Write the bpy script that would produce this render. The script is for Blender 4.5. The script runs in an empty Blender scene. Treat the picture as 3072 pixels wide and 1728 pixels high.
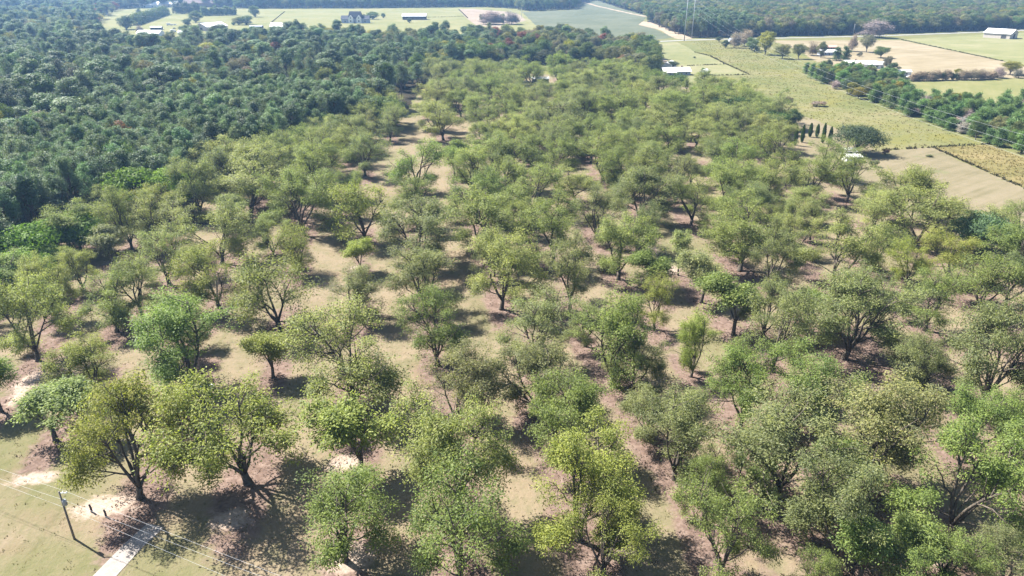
import bpy, math, random
import numpy as np
from mathutils import Vector, Matrix

S = bpy.context.scene
COL = S.collection
rad = math.radians

# ------------------------------------------------------------------ camera
CAM_H, PITCH, FPX = 78.0, rad(24.2), 2122.6      # height (m), tilt below horizontal, focal length in photo pixels (3072 wide)
cd = bpy.data.cameras.new('camera')
cd.sensor_width = 36.0
cd.lens = 36.0 * FPX / 3072.0
cd.clip_start, cd.clip_end = 0.5, 20000.0
cam = bpy.data.objects.new('camera', cd)
COL.objects.link(cam)
cam.location = (0, 0, CAM_H)
cam.rotation_euler = (math.pi / 2 - PITCH, 0, 0)
S.camera = cam

# ------------------------------------------------------------------ sky, sun, exposure
SUN_EL, SUN_AZ = rad(50.0), rad(-60.0)           # azimuth measured clockwise from +Y (view direction)
W = bpy.data.worlds.new('World')
S.world = W
W.use_nodes = True
nt = W.node_tree
bg = nt.nodes['Background']
sky = nt.nodes.new('ShaderNodeTexSky')
sky.sky_type = 'NISHITA'
sky.sun_disc = False
sky.sun_elevation = SUN_EL
sky.sun_rotation = SUN_AZ
sky.altitude = 100.0
sky.air_density, sky.dust_density, sky.ozone_density = 1.0, 1.2, 1.0
nt.links.new(sky.outputs[0], bg.inputs[0])
bg.inputs[1].default_value = 0.056
sd = bpy.data.lights.new('sun', 'SUN')
sd.energy, sd.angle, sd.color = 5.0, rad(0.53), (1.0, 0.955, 0.88)
sun = bpy.data.objects.new('sun', sd)
COL.objects.link(sun)
to_sun = Vector((math.sin(SUN_AZ) * math.cos(SUN_EL), math.cos(SUN_AZ) * math.cos(SUN_EL), math.sin(SUN_EL)))
sun.rotation_euler = to_sun.to_track_quat('Z', 'Y').to_euler()
sun.location = (0, 0, 300)
S.view_settings.view_transform = 'Standard'
S.view_settings.look = 'None'
S.view_settings.exposure = 2.1
S.view_settings.gamma = 1.0
S.view_settings.use_curve_mapping = False
S.render.engine = 'CYCLES'
cy = S.cycles
cy.max_bounces, cy.diffuse_bounces, cy.glossy_bounces = 6, 3, 2
cy.transmission_bounces, cy.volume_bounces, cy.transparent_max_bounces = 3, 0, 4
cy.caustics_reflective = cy.caustics_refractive = False
cy.use_denoising = True
cy.denoiser = 'OPENIMAGEDENOISE'
cy.denoising_input_passes = 'RGB_ALBEDO_NORMAL'

rng = np.random.default_rng(7)
random.seed(7)

# ------------------------------------------------------------------ photograph pixels -> places on the ground
SP, CP = math.sin(PITCH), math.cos(PITCH)
def ray(x, y):
    u, v = (x - 1536.0) / FPX, (y - 864.0) / FPX
    return u, CP - v * SP, SP + v * CP            # right, forward, down
def P(x, y, z=0.0):
    r, f, d = ray(x, y)
    t = (CAM_H - z) / d
    return np.array((r * t, f * t, z))
def Q(x, y, z=0.0):                               # the same for the 2576 pixel wide view
    return P(x * 1.19255, y * 1.19255, z)
VIEW = {'A': (0, 432, 2.5156), 'B': (1024, 432, 2.5156), 'C': (2048, 432, 2.5156), 'D': (0, 1000, 1.990),
        'E': (1024, 1000, 1.990), 'F': (2048, 1000, 1.990), 'G': (1024, 0, 2.5156), 'H': (2048, 0, 2.5156),
        'L': (0, 0, 2.5156), 'M': (300, 0, 4.293), 'N': (950, 0, 3.435), 'O': (1900, 0, 3.903), 'R': (2450, 60, 4.1415),
        'T': (2300, 320, 3.337), 'U': (2750, 640, 6.587), 'W': (1900, 100, 8.587), 'K': (150, 1440, 5.031)}
def src(v, x, y):
    a, b, s = VIEW[v]
    return a + x / s, b + y / s
def VP(v, x, y, z=0.0):
    return P(*src(v, x, y), z)
def height_at(base, ypx):                         # height of a point straight above base that shows on row ypx
    v = (ypx - 864.0) / FPX
    f, d = CP - v * SP, SP + v * CP
    return CAM_H - base[1] / f * d

# ------------------------------------------------------------------ object helpers
def empty(name, loc, rz=0.0, label=None, cat=None, group=None):
    o = bpy.data.objects.new(name, None)
    o.empty_display_size = 0.5
    o.location = loc
    o.rotation_euler = (0, 0, rz)
    COL.objects.link(o)
    return tag(o, label, cat, group)
def tag(o, label=None, cat=None, group=None, kind=None):
    if label: o['label'] = label
    if cat: o['category'] = cat
    if group: o['group'] = group
    if kind: o['kind'] = kind
    return o
def link(name, me, mat=None, parent=None):
    o = bpy.data.objects.new(name, me)
    if mat is not None and len(me.materials) == 0:
        me.materials.append(mat)
    COL.objects.link(o)
    if parent is not None:
        o.parent = parent
    return o
def mesh_np(name, verts, quads=None, tris=None, smooth=False):
    me = bpy.data.meshes.new(name)
    verts = np.asarray(verts, np.float32).reshape(-1, 3)
    me.vertices.add(len(verts))
    me.vertices.foreach_set('co', verts.ravel())
    loops, starts, tot = [], [], 0
    if quads is not None and len(quads):
        q = np.asarray(quads, np.int32)
        loops.append(q.ravel()); starts.append(np.arange(len(q)) * 4 + tot); tot += q.size
    if tris is not None and len(tris):
        t = np.asarray(tris, np.int32)
        loops.append(t.ravel()); starts.append(np.arange(len(t)) * 3 + tot); tot += t.size
    lp, st = np.concatenate(loops), np.concatenate(starts)
    me.loops.add(len(lp))
    me.loops.foreach_set('vertex_index', lp.astype(np.int32))
    me.polygons.add(len(st))
    me.polygons.foreach_set('loop_start', st.astype(np.int32))
    me.update(calc_edges=True)
    me.validate()
    if smooth:
        me.polygons.foreach_set('use_smooth', np.ones(len(st), bool))
    return me
class MB:                                         # a small mesh builder: boxes, prisms, tubes
    def __init__(self):
        self.v, self.f = [], []
    def add(self, vs, fs):
        n = len(self.v)
        self.v += [tuple(map(float, p)) for p in vs]
        self.f += [tuple(i + n for i in f) for f in fs]
        return self
    def box(self, x0, x1, y0, y1, z0, z1):
        return self.add([(x0, y0, z0), (x1, y0, z0), (x1, y1, z0), (x0, y1, z0), (x0, y0, z1), (x1, y0, z1), (x1, y1, z1), (x0, y1, z1)],
                        [(0, 3, 2, 1), (4, 5, 6, 7), (0, 1, 5, 4), (1, 2, 6, 5), (2, 3, 7, 6), (3, 0, 4, 7)])
    def tube(self, pts, radii, n=6):
        pts = [np.array(p, float) for p in pts]
        rings = []
        for i, p in enumerate(pts):
            d = pts[min(i + 1, len(pts) - 1)] - pts[max(i - 1, 0)]
            d /= np.linalg.norm(d) + 1e-9
            a = np.cross(d, (0.31, 0.11, 0.94) if abs(d[2]) < 0.9 else (1, 0, 0))
            a /= np.linalg.norm(a) + 1e-9
            b = np.cross(d, a)
            rings.append([p + radii[i] * (a * math.cos(k * 2 * math.pi / n) + b * math.sin(k * 2 * math.pi / n)) for k in range(n)])
        fs = []
        for i in range(len(pts) - 1):
            for k in range(n):
                fs.append((i * n + k, i * n + (k + 1) % n, (i + 1) * n + (k + 1) % n, (i + 1) * n + k))
        fs.append(tuple(range(n - 1, -1, -1)))
        fs.append(tuple((len(pts) - 1) * n + k for k in range(n)))
        return self.add([q for r in rings for q in r], fs)
    def mesh(self, name, smooth=False):
        me = bpy.data.meshes.new(name)
        me.from_pydata(self.v, [], self.f)
        me.update()
        if smooth:
            me.polygons.foreach_set('use_smooth', np.ones(len(self.f), bool))
        return me
    def build(self, name, mat, parent=None, smooth=False):
        return link(name, self.mesh(name, smooth), mat, parent)

# ------------------------------------------------------------------ materials
def newmat(name):
    m = bpy.data.materials.new(name)
    m.use_nodes = True
    n = m.node_tree
    for x in list(n.nodes): n.nodes.remove(x)
    out = n.nodes.new('ShaderNodeOutputMaterial')
    return m, n, out
def N(n, t, **kw):
    x = n.nodes.new(t)
    for k, v in kw.items():
        if k.startswith('i_'):
            x.inputs[k[2:].replace('_', ' ')].default_value = v
        else:
            setattr(x, k, v)
    return x
def noise(n, vec, scale, detail=4.0, rough=0.55, dist=0.0):
    x = N(n, 'ShaderNodeTexNoise')
    x.inputs['Scale'].default_value = scale
    x.inputs['Detail'].default_value = detail
    x.inputs['Roughness'].default_value = rough
    x.inputs['Distortion'].default_value = dist
    if vec is not None: n.links.new(vec, x.inputs['Vector'])
    return x.outputs['Fac']
def ramp(n, fac, stops):
    x = N(n, 'ShaderNodeValToRGB')
    e = x.color_ramp.elements
    while len(e) < len(stops): e.new(0.5)
    for q, (p, c) in zip(e, stops):
        q.position = p
        q.color = (*c, 1) if len(c) == 3 else c
    n.links.new(fac, x.inputs['Fac'])
    return x.outputs['Color']
def mix(n, fac, a, b, blend='MIX'):
    x = N(n, 'ShaderNodeMix', data_type='RGBA', blend_type=blend)
    for i, v in ((0, fac), (6, a), (7, b)):
        if hasattr(v, 'is_linked') or hasattr(v, 'links'):
            n.links.new(v, x.inputs[i])
        elif i == 0:
            x.inputs[0].default_value = v
        else:
            x.inputs[i].default_value = (*v, 1)
    return x.outputs[2]
def rng_map(n, v, a, b, c=0.0, d=1.0):
    x = N(n, 'ShaderNodeMapRange')
    x.inputs[1].default_value, x.inputs[2].default_value = a, b
    x.inputs[3].default_value, x.inputs[4].default_value = c, d
    n.links.new(v, x.inputs[0])
    return x.outputs[0]
def math_n(n, op, a, b):
    x = N(n, 'ShaderNodeMath', operation=op)
    for i, v in ((0, a), (1, b)):
        if isinstance(v, (int, float)): x.inputs[i].default_value = v
        else: n.links.new(v, x.inputs[i])
    return x.outputs[0]
def bump(n, h, strength, dist=0.1):
    x = N(n, 'ShaderNodeBump')
    x.inputs['Strength'].default_value = strength
    x.inputs['Distance'].default_value = dist
    n.links.new(h, x.inputs['Height'])
    return x.outputs['Normal']
def principled(n, out, col, rough=0.9, spec=0.2, nrm=None, metal=0.0):
    b = N(n, 'ShaderNodeBsdfPrincipled')
    if hasattr(col, 'links'): n.links.new(col, b.inputs['Base Color'])
    else: b.inputs['Base Color'].default_value = (*col, 1)
    b.inputs['Roughness'].default_value = rough
    b.inputs['Specular IOR Level'].default_value = spec
    b.inputs['Metallic'].default_value = metal
    if nrm is not None: n.links.new(nrm, b.inputs['Normal'])
    n.links.new(b.outputs[0], out.inputs['Surface'])
    return b

def foliage(name, trans=0.35, rough=0.55, spec=0.25, spread=0.45, shift=(1.25, 1.1, 0.6)):
    m, n, out = newmat(name)
    t = N(n, 'ShaderNodeAttribute', attribute_type='INSTANCER', attribute_name='tint')
    v = N(n, 'ShaderNodeAttribute', attribute_type='GEOMETRY', attribute_name='var')
    lo = mix(n, 1.0, t.outputs['Color'], (1 - spread, 1 - spread * 0.9, 1 - spread * 0.7), 'MULTIPLY')
    hi = mix(n, 1.0, t.outputs['Color'], shift, 'MULTIPLY')
    c = mix(n, v.outputs['Fac'], lo, hi)
    d = N(n, 'ShaderNodeBsdfPrincipled')
    n.links.new(c, d.inputs['Base Color'])
    d.inputs['Roughness'].default_value = rough
    d.inputs['Specular IOR Level'].default_value = spec
    tr = N(n, 'ShaderNodeBsdfTranslucent')
    tc = mix(n, 1.0, c, (1.15, 1.25, 0.6), 'MULTIPLY')
    n.links.new(tc, tr.inputs['Color'])
    ms = N(n, 'ShaderNodeMixShader')
    ms.inputs[0].default_value = trans
    n.links.new(d.outputs[0], ms.inputs[1])
    n.links.new(tr.outputs[0], ms.inputs[2])
    n.links.new(ms.outputs[0], out.inputs['Surface'])
    return m
def bark(name, a, b):
    m, n, out = newmat(name)
    g = N(n, 'ShaderNodeTexCoord')
    f = noise(n, g.outputs['Object'], 3.0, 6, 0.65)
    principled(n, out, ramp(n, f, [(0.3, a), (0.7, b)]), 0.95, 0.1, bump(n, f, 0.6, 0.05))
    return m
def paint(name, col, rough=0.6, spec=0.3, var=0.15, scale=2.0, metal=0.0):
    m, n, out = newmat(name)
    g = N(n, 'ShaderNodeTexCoord')
    f = noise(n, g.outputs['Object'], scale, 5, 0.6)
    lo = tuple(c * (1 - var) for c in col)
    hi = tuple(min(1, c * (1 + var * 0.5)) for c in col)
    principled(n, out, ramp(n, f, [(0.3, lo), (0.7, hi)]), rough, spec, None, metal)
    return m
def metal_roof(name, col, rib=0.9):
    m, n, out = newmat(name)
    g = N(n, 'ShaderNodeTexCoord')
    w = N(n, 'ShaderNodeTexWave', wave_type='BANDS', bands_direction='X')
    w.inputs['Scale'].default_value = rib
    w.inputs['Distortion'].default_value = 0.0
    n.links.new(g.outputs['Object'], w.inputs['Vector'])
    f = noise(n, g.outputs['Object'], 0.35, 5, 0.65)
    c = ramp(n, f, [(0.3, tuple(x * 0.78 for x in col)), (0.65, col)])
    principled(n, out, c, 0.45, 0.5, bump(n, w.outputs['Fac'], 0.3, 0.04), 0.0)
    return m
GK = 0.52
def grassland(name, stops, big=0.02, mid=0.15, stripe=None, fine=1.3, bstr=0.5, patch=None):
    """mown or rough grass: broad patches, small tufts, faint mowing lines"""
    stops = [(a, tuple(x * GK for x in c)) for a, c in stops]
    if patch: patch = (tuple(x * GK for x in patch[0]),) + tuple(patch[1:])
    m, n, out = newmat(name)
    g = N(n, 'ShaderNodeNewGeometry')
    pos = g.outputs['Position']
    f1 = noise(n, pos, big, 5, 0.6, 0.4)
    f2 = noise(n, pos, mid, 6, 0.65)
    f3 = noise(n, pos, fine, 4, 0.7)
    s = math_n(n, 'ADD', math_n(n, 'MULTIPLY', f1, 0.5), math_n(n, 'MULTIPLY', f2, 0.32))
    s = math_n(n, 'ADD', s, math_n(n, 'MULTIPLY', f3, 0.18))
    if stripe:
        ang, per, amt = stripe
        mp = N(n, 'ShaderNodeMapping')
        mp.inputs['Rotation'].default_value = (0, 0, ang)
        n.links.new(pos, mp.inputs['Vector'])
        mp2 = N(n, 'ShaderNodeMapping')
        mp2.inputs['Scale'].default_value = (1.0 / per, 0.012, 1)
        n.links.new(mp.outputs[0], mp2.inputs['Vector'])
        f4 = noise(n, mp2.outputs[0], 1.0, 3, 0.6)
        s = math_n(n, 'ADD', s, math_n(n, 'MULTIPLY', math_n(n, 'SUBTRACT', f4, 0.5), amt))
    c = ramp(n, s, stops)
    if patch:
        pc, sc, lo, hi = patch
        fp = noise(n, pos, sc, 5, 0.6, 0.6)
        c = mix(n, rng_map(n, fp, lo, hi), c, pc)
    hb = math_n(n, 'ADD', f3, math_n(n, 'MULTIPLY', f2, 1.5))
    principled(n, out, c, 1.0, 0.05, bump(n, hb, bstr, 0.35))
    return m

# ------------------------------------------------------------------ tree shapes (each kind is grown once, every tree is then an individual)
UP = np.array((0, 0, 1.0))
def unit(v):
    v = np.asarray(v, float)
    return v / (np.linalg.norm(v, axis=-1, keepdims=True) + 1e-9)
def leaf_mesh(name, c, d, L, Wd, side_up=None, var=None, r=None, fold=0.15):
    """c base points, d long axes, L lengths, Wd widths: one small pointed blade each"""
    r = r or np.random.default_rng(1)
    n = len(c)
    d = unit(d)
    ref = unit((UP if side_up is None else side_up) + r.normal(0, 0.55, (n, 3)))
    s = unit(np.cross(d, ref))
    nn = np.cross(s, d)
    L = L[:, None]; Wd = Wd[:, None]
    v0 = c
    v1 = c + d * L * 0.45 + s * Wd * 0.5 - nn * L * fold * 0.5
    v2 = c + d * L - nn * L * fold
    v3 = c + d * L * 0.45 - s * Wd * 0.5 - nn * L * fold * 0.5
    vs = np.stack((v0, v1, v2, v3), 1).reshape(-1, 3)
    me = mesh_np(name, vs, np.arange(n * 4).reshape(-1, 4))
    a = me.attributes.new('var', 'FLOAT', 'POINT')
    if var is None: var = r.uniform(0, 1, n)
    a.data.foreach_set('value', np.repeat(np.clip(var, 0, 1), 4).astype(np.float32))
    return me
def wood_mesh(name, branches):
    b = MB()
    for pts, rr, n in branches: b.tube(pts, rr, n)
    return b.mesh(name, True)
def perp(d, r):
    a = np.cross(d, r.normal(0, 1, 3))
    return unit(a)

def grow_pecan(seed, H=15.0, limbs=4, spread=0.62, fork=0.13, leafn=22, open_=0.0, leafL=0.34, tuft=0.52, low=3, gap=0.0):
    r = np.random.default_rng(seed)
    br, tips = [], []
    def rec(p, d, L, rd, lvl, trop):
        bald = lvl == 2 and r.random() < gap                      # some side limbs carry no leaves
        ns = (6, 6, 4, 3, 3)[lvl]
        pts, rr = [p], [rd]
        for i in range(ns):
            d = unit(d + r.normal(0, 0.10 + 0.05 * lvl, 3) + UP * trop)
            p = p + d * L / ns
            pts.append(p); rr.append(rd * (1 - 0.72 * (i + 1) / ns))
        br.append((pts, rr, (7, 6, 4, 3, 3)[lvl]))
        pts = np.array(pts)
        if lvl < 3 and not (bald and r.random() < 0.6):
            nc = (0, 7, 5, 0)[lvl] if not bald else 1
            nc = nc + int(r.integers(0, 3))
            for k in range(nc):
                t = 0.3 + 0.7 * r.uniform(0, 1) ** 0.75 if lvl == 1 else r.uniform(0.2, 1.0)
                i = min(int(t * ns), ns - 1)
                q = pts[i] + (pts[i + 1] - pts[i]) * (t * ns - i)
                dd = unit(pts[i + 1] - pts[i])
                a = r.uniform(0.5, 1.05)
                nd = unit(dd * math.cos(a) + perp(dd, r) * math.sin(a) + np.array((q[0], q[1], 0)) * 0.03 + UP * 0.08)
                rec(q, nd, L * r.uniform(0.42, 0.62) * (1.15 - 0.45 * t) * (1.18 - 0.5 * min(1.0, q[2] / H)), rd * (0.62 - 0.3 * t), lvl + 1, 0.02 if lvl == 1 else -0.1)
        if lvl >= 2 and not bald:
            for t in ((0.55, 1.0) if lvl == 2 else (0.5, 0.8, 1.05)):
                i = min(int(t * ns), ns - 1)
                q = pts[i] + (pts[i + 1] - pts[i]) * (t * ns - i)
                if r.random() > open_: tips.append(q)
    base_r = 0.024 * H
    fh = H * fork
    t1 = np.array((r.normal(0, 0.15), r.normal(0, 0.15), fh))
    br.append(([np.array((0, 0, -0.3)), np.array((0, 0, 0.35)), t1 * 0.55, t1], [base_r * 1.7, base_r * 1.15, base_r, base_r * 0.95], 8))
    az0 = r.uniform(0, 6.28)
    nlead = 1 if limbs < 5 else 2
    for k in range(limbs):
        lead = k < nlead
        az = az0 + k * 6.28 / max(1, limbs - nlead) + r.normal(0, 0.3)
        lean = r.uniform(0.05, 0.25) if lead else r.uniform(0.22, 0.56) * (spread / 0.62)
        d = np.array((math.cos(az) * math.sin(lean), math.sin(az) * math.sin(lean), math.cos(lean)))
        rec(t1 - UP * 0.2, d, H * (r.uniform(0.72, 0.84) if lead else r.uniform(0.5, 0.74)), base_r * r.uniform(0.5, 0.72), 1, 0.045)
    for k in range(low):                                          # low side limbs that keep the crown full down its flanks
        az = az0 + 1.1 + k * 6.28 / low + r.normal(0, 0.4)
        lean = r.uniform(0.95, 1.25)
        d = np.array((math.cos(az) * math.sin(lean), math.sin(az) * math.sin(lean), math.cos(lean)))
        rec(t1 * 0.9 + UP * H * r.uniform(0.0, 0.16), d, H * r.uniform(0.26, 0.4), base_r * r.uniform(0.3, 0.45), 1, 0.0)
    tips = np.array(tips)
    z = tips[:, 2]
    tips = tips[z > H * (0.08 if low else 0.2)]
    n = len(tips)
    k = leafn
    cl = np.repeat(r.uniform(0.0, 1.0, n), k)                    # every spray has its own shade of green
    off = r.normal(0, 1, (n * k, 3)) * np.array((tuft, tuft, tuft * 0.62))
    c = np.repeat(tips, k, 0) + off
    d = unit(off * np.array((1, 1, 0.6))) * 0.9 + r.normal(0, 0.35, (n * k, 3)) + np.array((0, 0, -0.25))
    L = r.uniform(0.7, 1.25, n * k) * leafL
    me = leaf_mesh('pecan_leaves', c, d, L, L * r.uniform(0.38, 0.55, n * k), None, 0.68 * cl + 0.32 * r.uniform(0, 1, n * k), r)
    wd = wood_mesh('pecan_wood', br)
    ex = np.percentile(c[:, :2], [1.5, 98.5], axis=0)
    return dict(leaf=me, wood=wd, w=float((ex[1] - ex[0]).mean()), h=float(np.percentile(c[:, 2], 99.3)))

def grow_pine(seed, H=21.0, low=0.45, rmax=3.1, nt=150, leafn=26, leafL=0.55, young=False):
    r = np.random.default_rng(seed)
    ks = 7
    tp = [np.array((r.normal(0, 0.12) * i, r.normal(0, 0.12) * i, H * i / ks)) for i in range(ks + 1)]
    tp[0] = np.array((0, 0, -0.3))
    br = [(tp, [0.011 * H * (1 - 0.85 * i / ks) + 0.02 for i in range(ks + 1)], 6)]
    tips = []
    nb = 46 if not young else 60
    for k in range(nb):
        t = low + (1 - low) * (k + r.uniform(0, 1)) / nb
        i = min(int(t * ks), ks - 1)
        q = tp[i] + (tp[i + 1] - tp[i]) * (t * ks - i)
        u = (t - low) / (1 - low)
        prof = (math.sin(math.pi * min(1, 0.22 + 0.78 * u)) ** 0.8 if not young else (1 - u) ** 0.8) * 0.9 + 0.13
        L = rmax * prof * r.uniform(0.55, 1.15)
        az = r.uniform(0, 6.28)
        d = unit((math.cos(az), math.sin(az), r.uniform(-0.1, 0.45) + 0.5 * u))
        e = q + d * L + UP * 0.12 * L
        br.append(([q, q + d * L * 0.5, e], [0.06, 0.045, 0.02], 3))
        for s in np.arange(0.45, 1.08, 0.28 if L > 1.2 else 0.5):
            tips.append(q + (e - q) * s + r.normal(0, 0.28, 3) * np.array((1, 1, 0.5)))
    tips.append(tp[-1]); tips.append(tp[-1] - UP * 0.6)
    tips = np.array(tips)
    n, k = len(tips), leafn
    cl = np.repeat(r.uniform(0, 1, n), k)
    off = r.normal(0, 1, (n * k, 3)) * np.array((0.42, 0.42, 0.34))
    c = np.repeat(tips, k, 0) + off
    d = unit(off + r.normal(0, 0.2, off.shape)) + UP * 0.35
    L = r.uniform(0.6, 1.2, n * k) * leafL
    me = leaf_mesh('pine_needles', c, d, L, L * 0.42, None, 0.6 * cl + 0.4 * r.uniform(0, 1, n * k), r, 0.05)
    ex = np.percentile(c[:, :2], [2, 98], axis=0)
    return dict(leaf=me, wood=wood_mesh('pine_wood', br), w=float((ex[1] - ex[0]).mean()), h=float(c[:, 2].max()))

def grow_round(seed, H=14.0, Wd=10.0, base=0.25, lobes=26, n=5200, leafL=0.62, flat=0.0, rl=0.2, droop=0.0, rough=0.22, tk=1.0, zf=0.72):
    """dense round-headed tree: leaf blades on many uneven lobes, limbs running out to them"""
    r = np.random.default_rng(seed)
    cz, hz, hx = H * (base + 1) / 2, H * (1 - base) / 2, Wd / 2
    dirs = unit(r.normal(0, 1, (lobes, 3)) + np.array((0, 0, 0.25)))
    if flat: dirs[:, 2] = np.abs(dirs[:, 2]) * 0.6 + 0.1
    rr = r.uniform(0.45, 0.88, lobes)
    lc = dirs * rr[:, None] * np.array((hx, hx, hz)) * np.array((0.86, 0.86, 0.86))
    lr = r.uniform(0.75, 1.35, lobes) * rl * Wd
    lc[:, 2] += cz
    br = [([np.array((0, 0, -0.3)), np.array((0, 0, 0.3)), np.array((r.normal(0, .15), r.normal(0, .15), H * base)), np.array((r.normal(0, .3), r.normal(0, .3), cz + hz * 0.3))],
           [0.035 * H * tk, 0.024 * H * tk, 0.02 * H * tk, 0.006 * H], 6)]
    for k in range(0, lobes, 2):
        s = np.array((0, 0, H * base * r.uniform(0.75, 1.3)))
        m = (s + lc[k]) / 2 + np.array((0, 0, 0.06 * H)) * r.uniform(-1, 1)
        br.append(([s, m, lc[k]], [0.010 * H, 0.007 * H, 0.002 * H], 4))
    pick = r.choice(lobes, n, p=lr ** 2 / (lr ** 2).sum())
    out = unit(r.normal(0, 1, (n, 3)) + np.array((0, 0, 0.3)))
    c = lc[pick] + out * (lr[pick] * (0.62 + 0.45 * r.uniform(0, 1, n) ** 0.6))[:, None] * np.array((1, 1, zf if not flat else 0.45))
    c += r.normal(0, rough, c.shape)
    tang = unit(np.cross(out, r.normal(0, 1, (n, 3)))) + np.array((0, 0, -0.2 - droop))
    L = r.uniform(0.65, 1.3, n) * leafL
    cl = r.uniform(0, 1, lobes)[pick]
    me = leaf_mesh('round_leaves', c, tang, L, L * r.uniform(0.5, 0.7, n) * (0.35 if droop else 1), out, 0.5 * cl + 0.5 * r.uniform(0, 1, n), r, 0.1)
    ex = np.percentile(c[:, :2], [2, 98], axis=0)
    return dict(leaf=me, wood=wood_mesh('round_wood', br), w=float((ex[1] - ex[0]).mean()), h=float(np.percentile(c[:, 2], 99.5)))

def grow_bare(seed, H=10.0, Wd=8.0, n=3200):
    """nearly leafless tree: a haze of fine twigs"""
    p = grow_pecan(seed + 50, H, 5, 0.6, 0.12, 6, 0.0, 0.85, 0.7)
    me = p['leaf']
    co = np.empty(len(me.vertices) * 3, np.float32)
    me.vertices.foreach_get('co', co)
    q = co.reshape(-1, 4, 3)
    mid = (q[:, 1] + q[:, 3]) / 2
    q[:, 1] = mid + (q[:, 1] - mid) * 0.35
    q[:, 3] = mid + (q[:, 3] - mid) * 0.35
    me.vertices.foreach_set('co', q.ravel())
    me.update()
    return p

def grow_column(seed, H=9.0, R=0.55):
    r = np.random.default_rng(seed)
    n = 2600
    z = r.uniform(0.03, 1, n) * H
    prof = R * np.sin(np.pi * np.clip(0.12 + 0.88 * z / H, 0, 1)) ** 0.7
    az = r.uniform(0, 6.28, n)
    rr = prof * r.uniform(0.6, 1.08, n)
    c = np.stack((np.cos(az) * rr, np.sin(az) * rr, z), 1)
    out = np.stack((np.cos(az), np.sin(az), 0 * az), 1)
    d = out * 0.35 + UP + r.normal(0, 0.2, (n, 3))
    L = r.uniform(0.25, 0.5, n)
    me = leaf_mesh('column_leaves', c, d, L, L * 0.5, out, None, r)
    return dict(leaf=me, wood=wood_mesh('column_wood', [([np.array((0, 0, -0.2)), np.array((0, 0, H * 0.9))], [0.14, 0.03], 5)]), w=2 * R, h=H + 0.2)

M_PECAN = foliage('pecan_leaf', 0.48, 0.55, 0.2, 0.45, (1.5, 1.36, 1.0))
M_PINE = foliage('pine_needle', 0.28, 0.6, 0.25, 0.5, (1.5, 1.45, 1.25))
M_ROUND = foliage('broad_leaf', 0.38, 0.6, 0.12, 0.48, (1.45, 1.35, 1.0))
M_WEED = foliage('weed_leaf', 0.35, 0.7, 0.1, 0.4, (1.3, 1.25, 0.9))
M_TWIG = foliage('bare_twig', 0.1, 0.9, 0.05, 0.4, (1.3, 1.25, 1.2))
M_BARK = bark('pecan_bark', (0.035, 0.028, 0.022), (0.13, 0.11, 0.09))
M_PBARK = bark('pine_bark', (0.05, 0.032, 0.022), (0.17, 0.11, 0.075))
M_PALEB = bark('pale_bark', (.12, .10, .085), (.28, .24, .20))
M_GBARK = bark('grey_bark', (0.06, 0.05, 0.045), (0.22, 0.19, 0.17))

SHAPE = {}
def shape(key, d, leaf_mat, wood_mat):
    d['leaf'].materials.append(leaf_mat)
    d['wood'].materials.append(wood_mat)
    SHAPE[key] = d
for i, (sd_, li, sp, fk) in enumerate(((11, 4, 0.66, 0.12), (12, 5, 0.62, 0.10), (13, 4, 0.7, 0.14), (14, 5, 0.68, 0.09), (15, 6, 0.6, 0.11), (16, 4, 0.6, 0.15), (17, 5, 0.7, 0.1), (18, 5, 0.64, 0.12))):
    shape(f'pecan{i}', grow_pecan(sd_, 15.0, li, sp, fk, 34, (0.12, 0.26, 0.18, 0.3, 0.14, 0.24, 0.1, 0.34)[i], leafL=0.265, tuft=0.44, low=(3, 2, 3, 3, 2, 3, 2, 3)[i], gap=(0.22, 0.32, 0.28, 0.36, 0.25, 0.3, 0.2, 0.35)[i]), M_PECAN, M_BARK)
for i, (sd_, li, sp, fk) in enumerate(((31, 4, 0.6, 0.26), (32, 3, 0.55, 0.3), (33, 4, 0.68, 0.24))):
    shape(f'small{i}', grow_pecan(sd_, 8.0, li, sp, fk, 22, 0.1, 0.25, 0.34, low=0), M_PECAN, M_BARK)
shape('thin0', grow_pecan(41, 12.0, 4, 0.66, 0.14, 20, 0.3, leafL=0.27, low=2), M_PECAN, M_BARK)
shape('thin1', grow_pecan(42, 12.0, 5, 0.7, 0.12, 20, 0.32, leafL=0.27, low=2), M_PECAN, M_BARK)
for i in range(6): shape(f'pine{i}', grow_round(60 + i, 22, (7.5, 6.2, 8.4, 5.8, 7.2, 9)[i], (0.40, 0.48, 0.36, 0.42, 0.52, 0.34)[i], (26, 22, 30, 20, 22, 32)[i], (5400, 4800, 5800, 4600, 5000, 6200)[i], 0.44, rl=(0.15, 0.17, 0.14, 0.18, 0.15, 0.13)[i], rough=0.2, tk=0.42, zf=1.15), M_PINE, M_PBARK)
for i in range(4): shape(f'pine{6 + i}', grow_pine(170 + i, 22, (0.38, 0.46, 0.34, 0.5)[i], (3.6, 3.0, 4.0, 3.3)[i], leafn=30, leafL=0.48, young=(i == 2)), M_PINE, M_PBARK)
for i in range(3): shape(f'youngpine{i}', grow_pine(70 + i, 8, 0.08, (2.2, 2.5, 2.0)[i], leafL=0.5, young=True), M_PINE, M_PBARK)
for i in range(5): shape(f'round{i}', grow_round(80 + i, 15, (12, 13.5, 11, 14, 12)[i], (0.12, 0.16, 0.08, 0.14, 0.18)[i], (34, 40, 30, 44, 30)[i], 8000, 0.5, rl=0.15), M_ROUND, M_GBARK)
for i in range(2): shape(f'broad{i}', grow_round(90 + i, 10, 13, 0.22, 46, 9500, 0.42, rl=(0.12, 0.14)[i], rough=0.1), M_ROUND, M_BARK)
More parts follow.
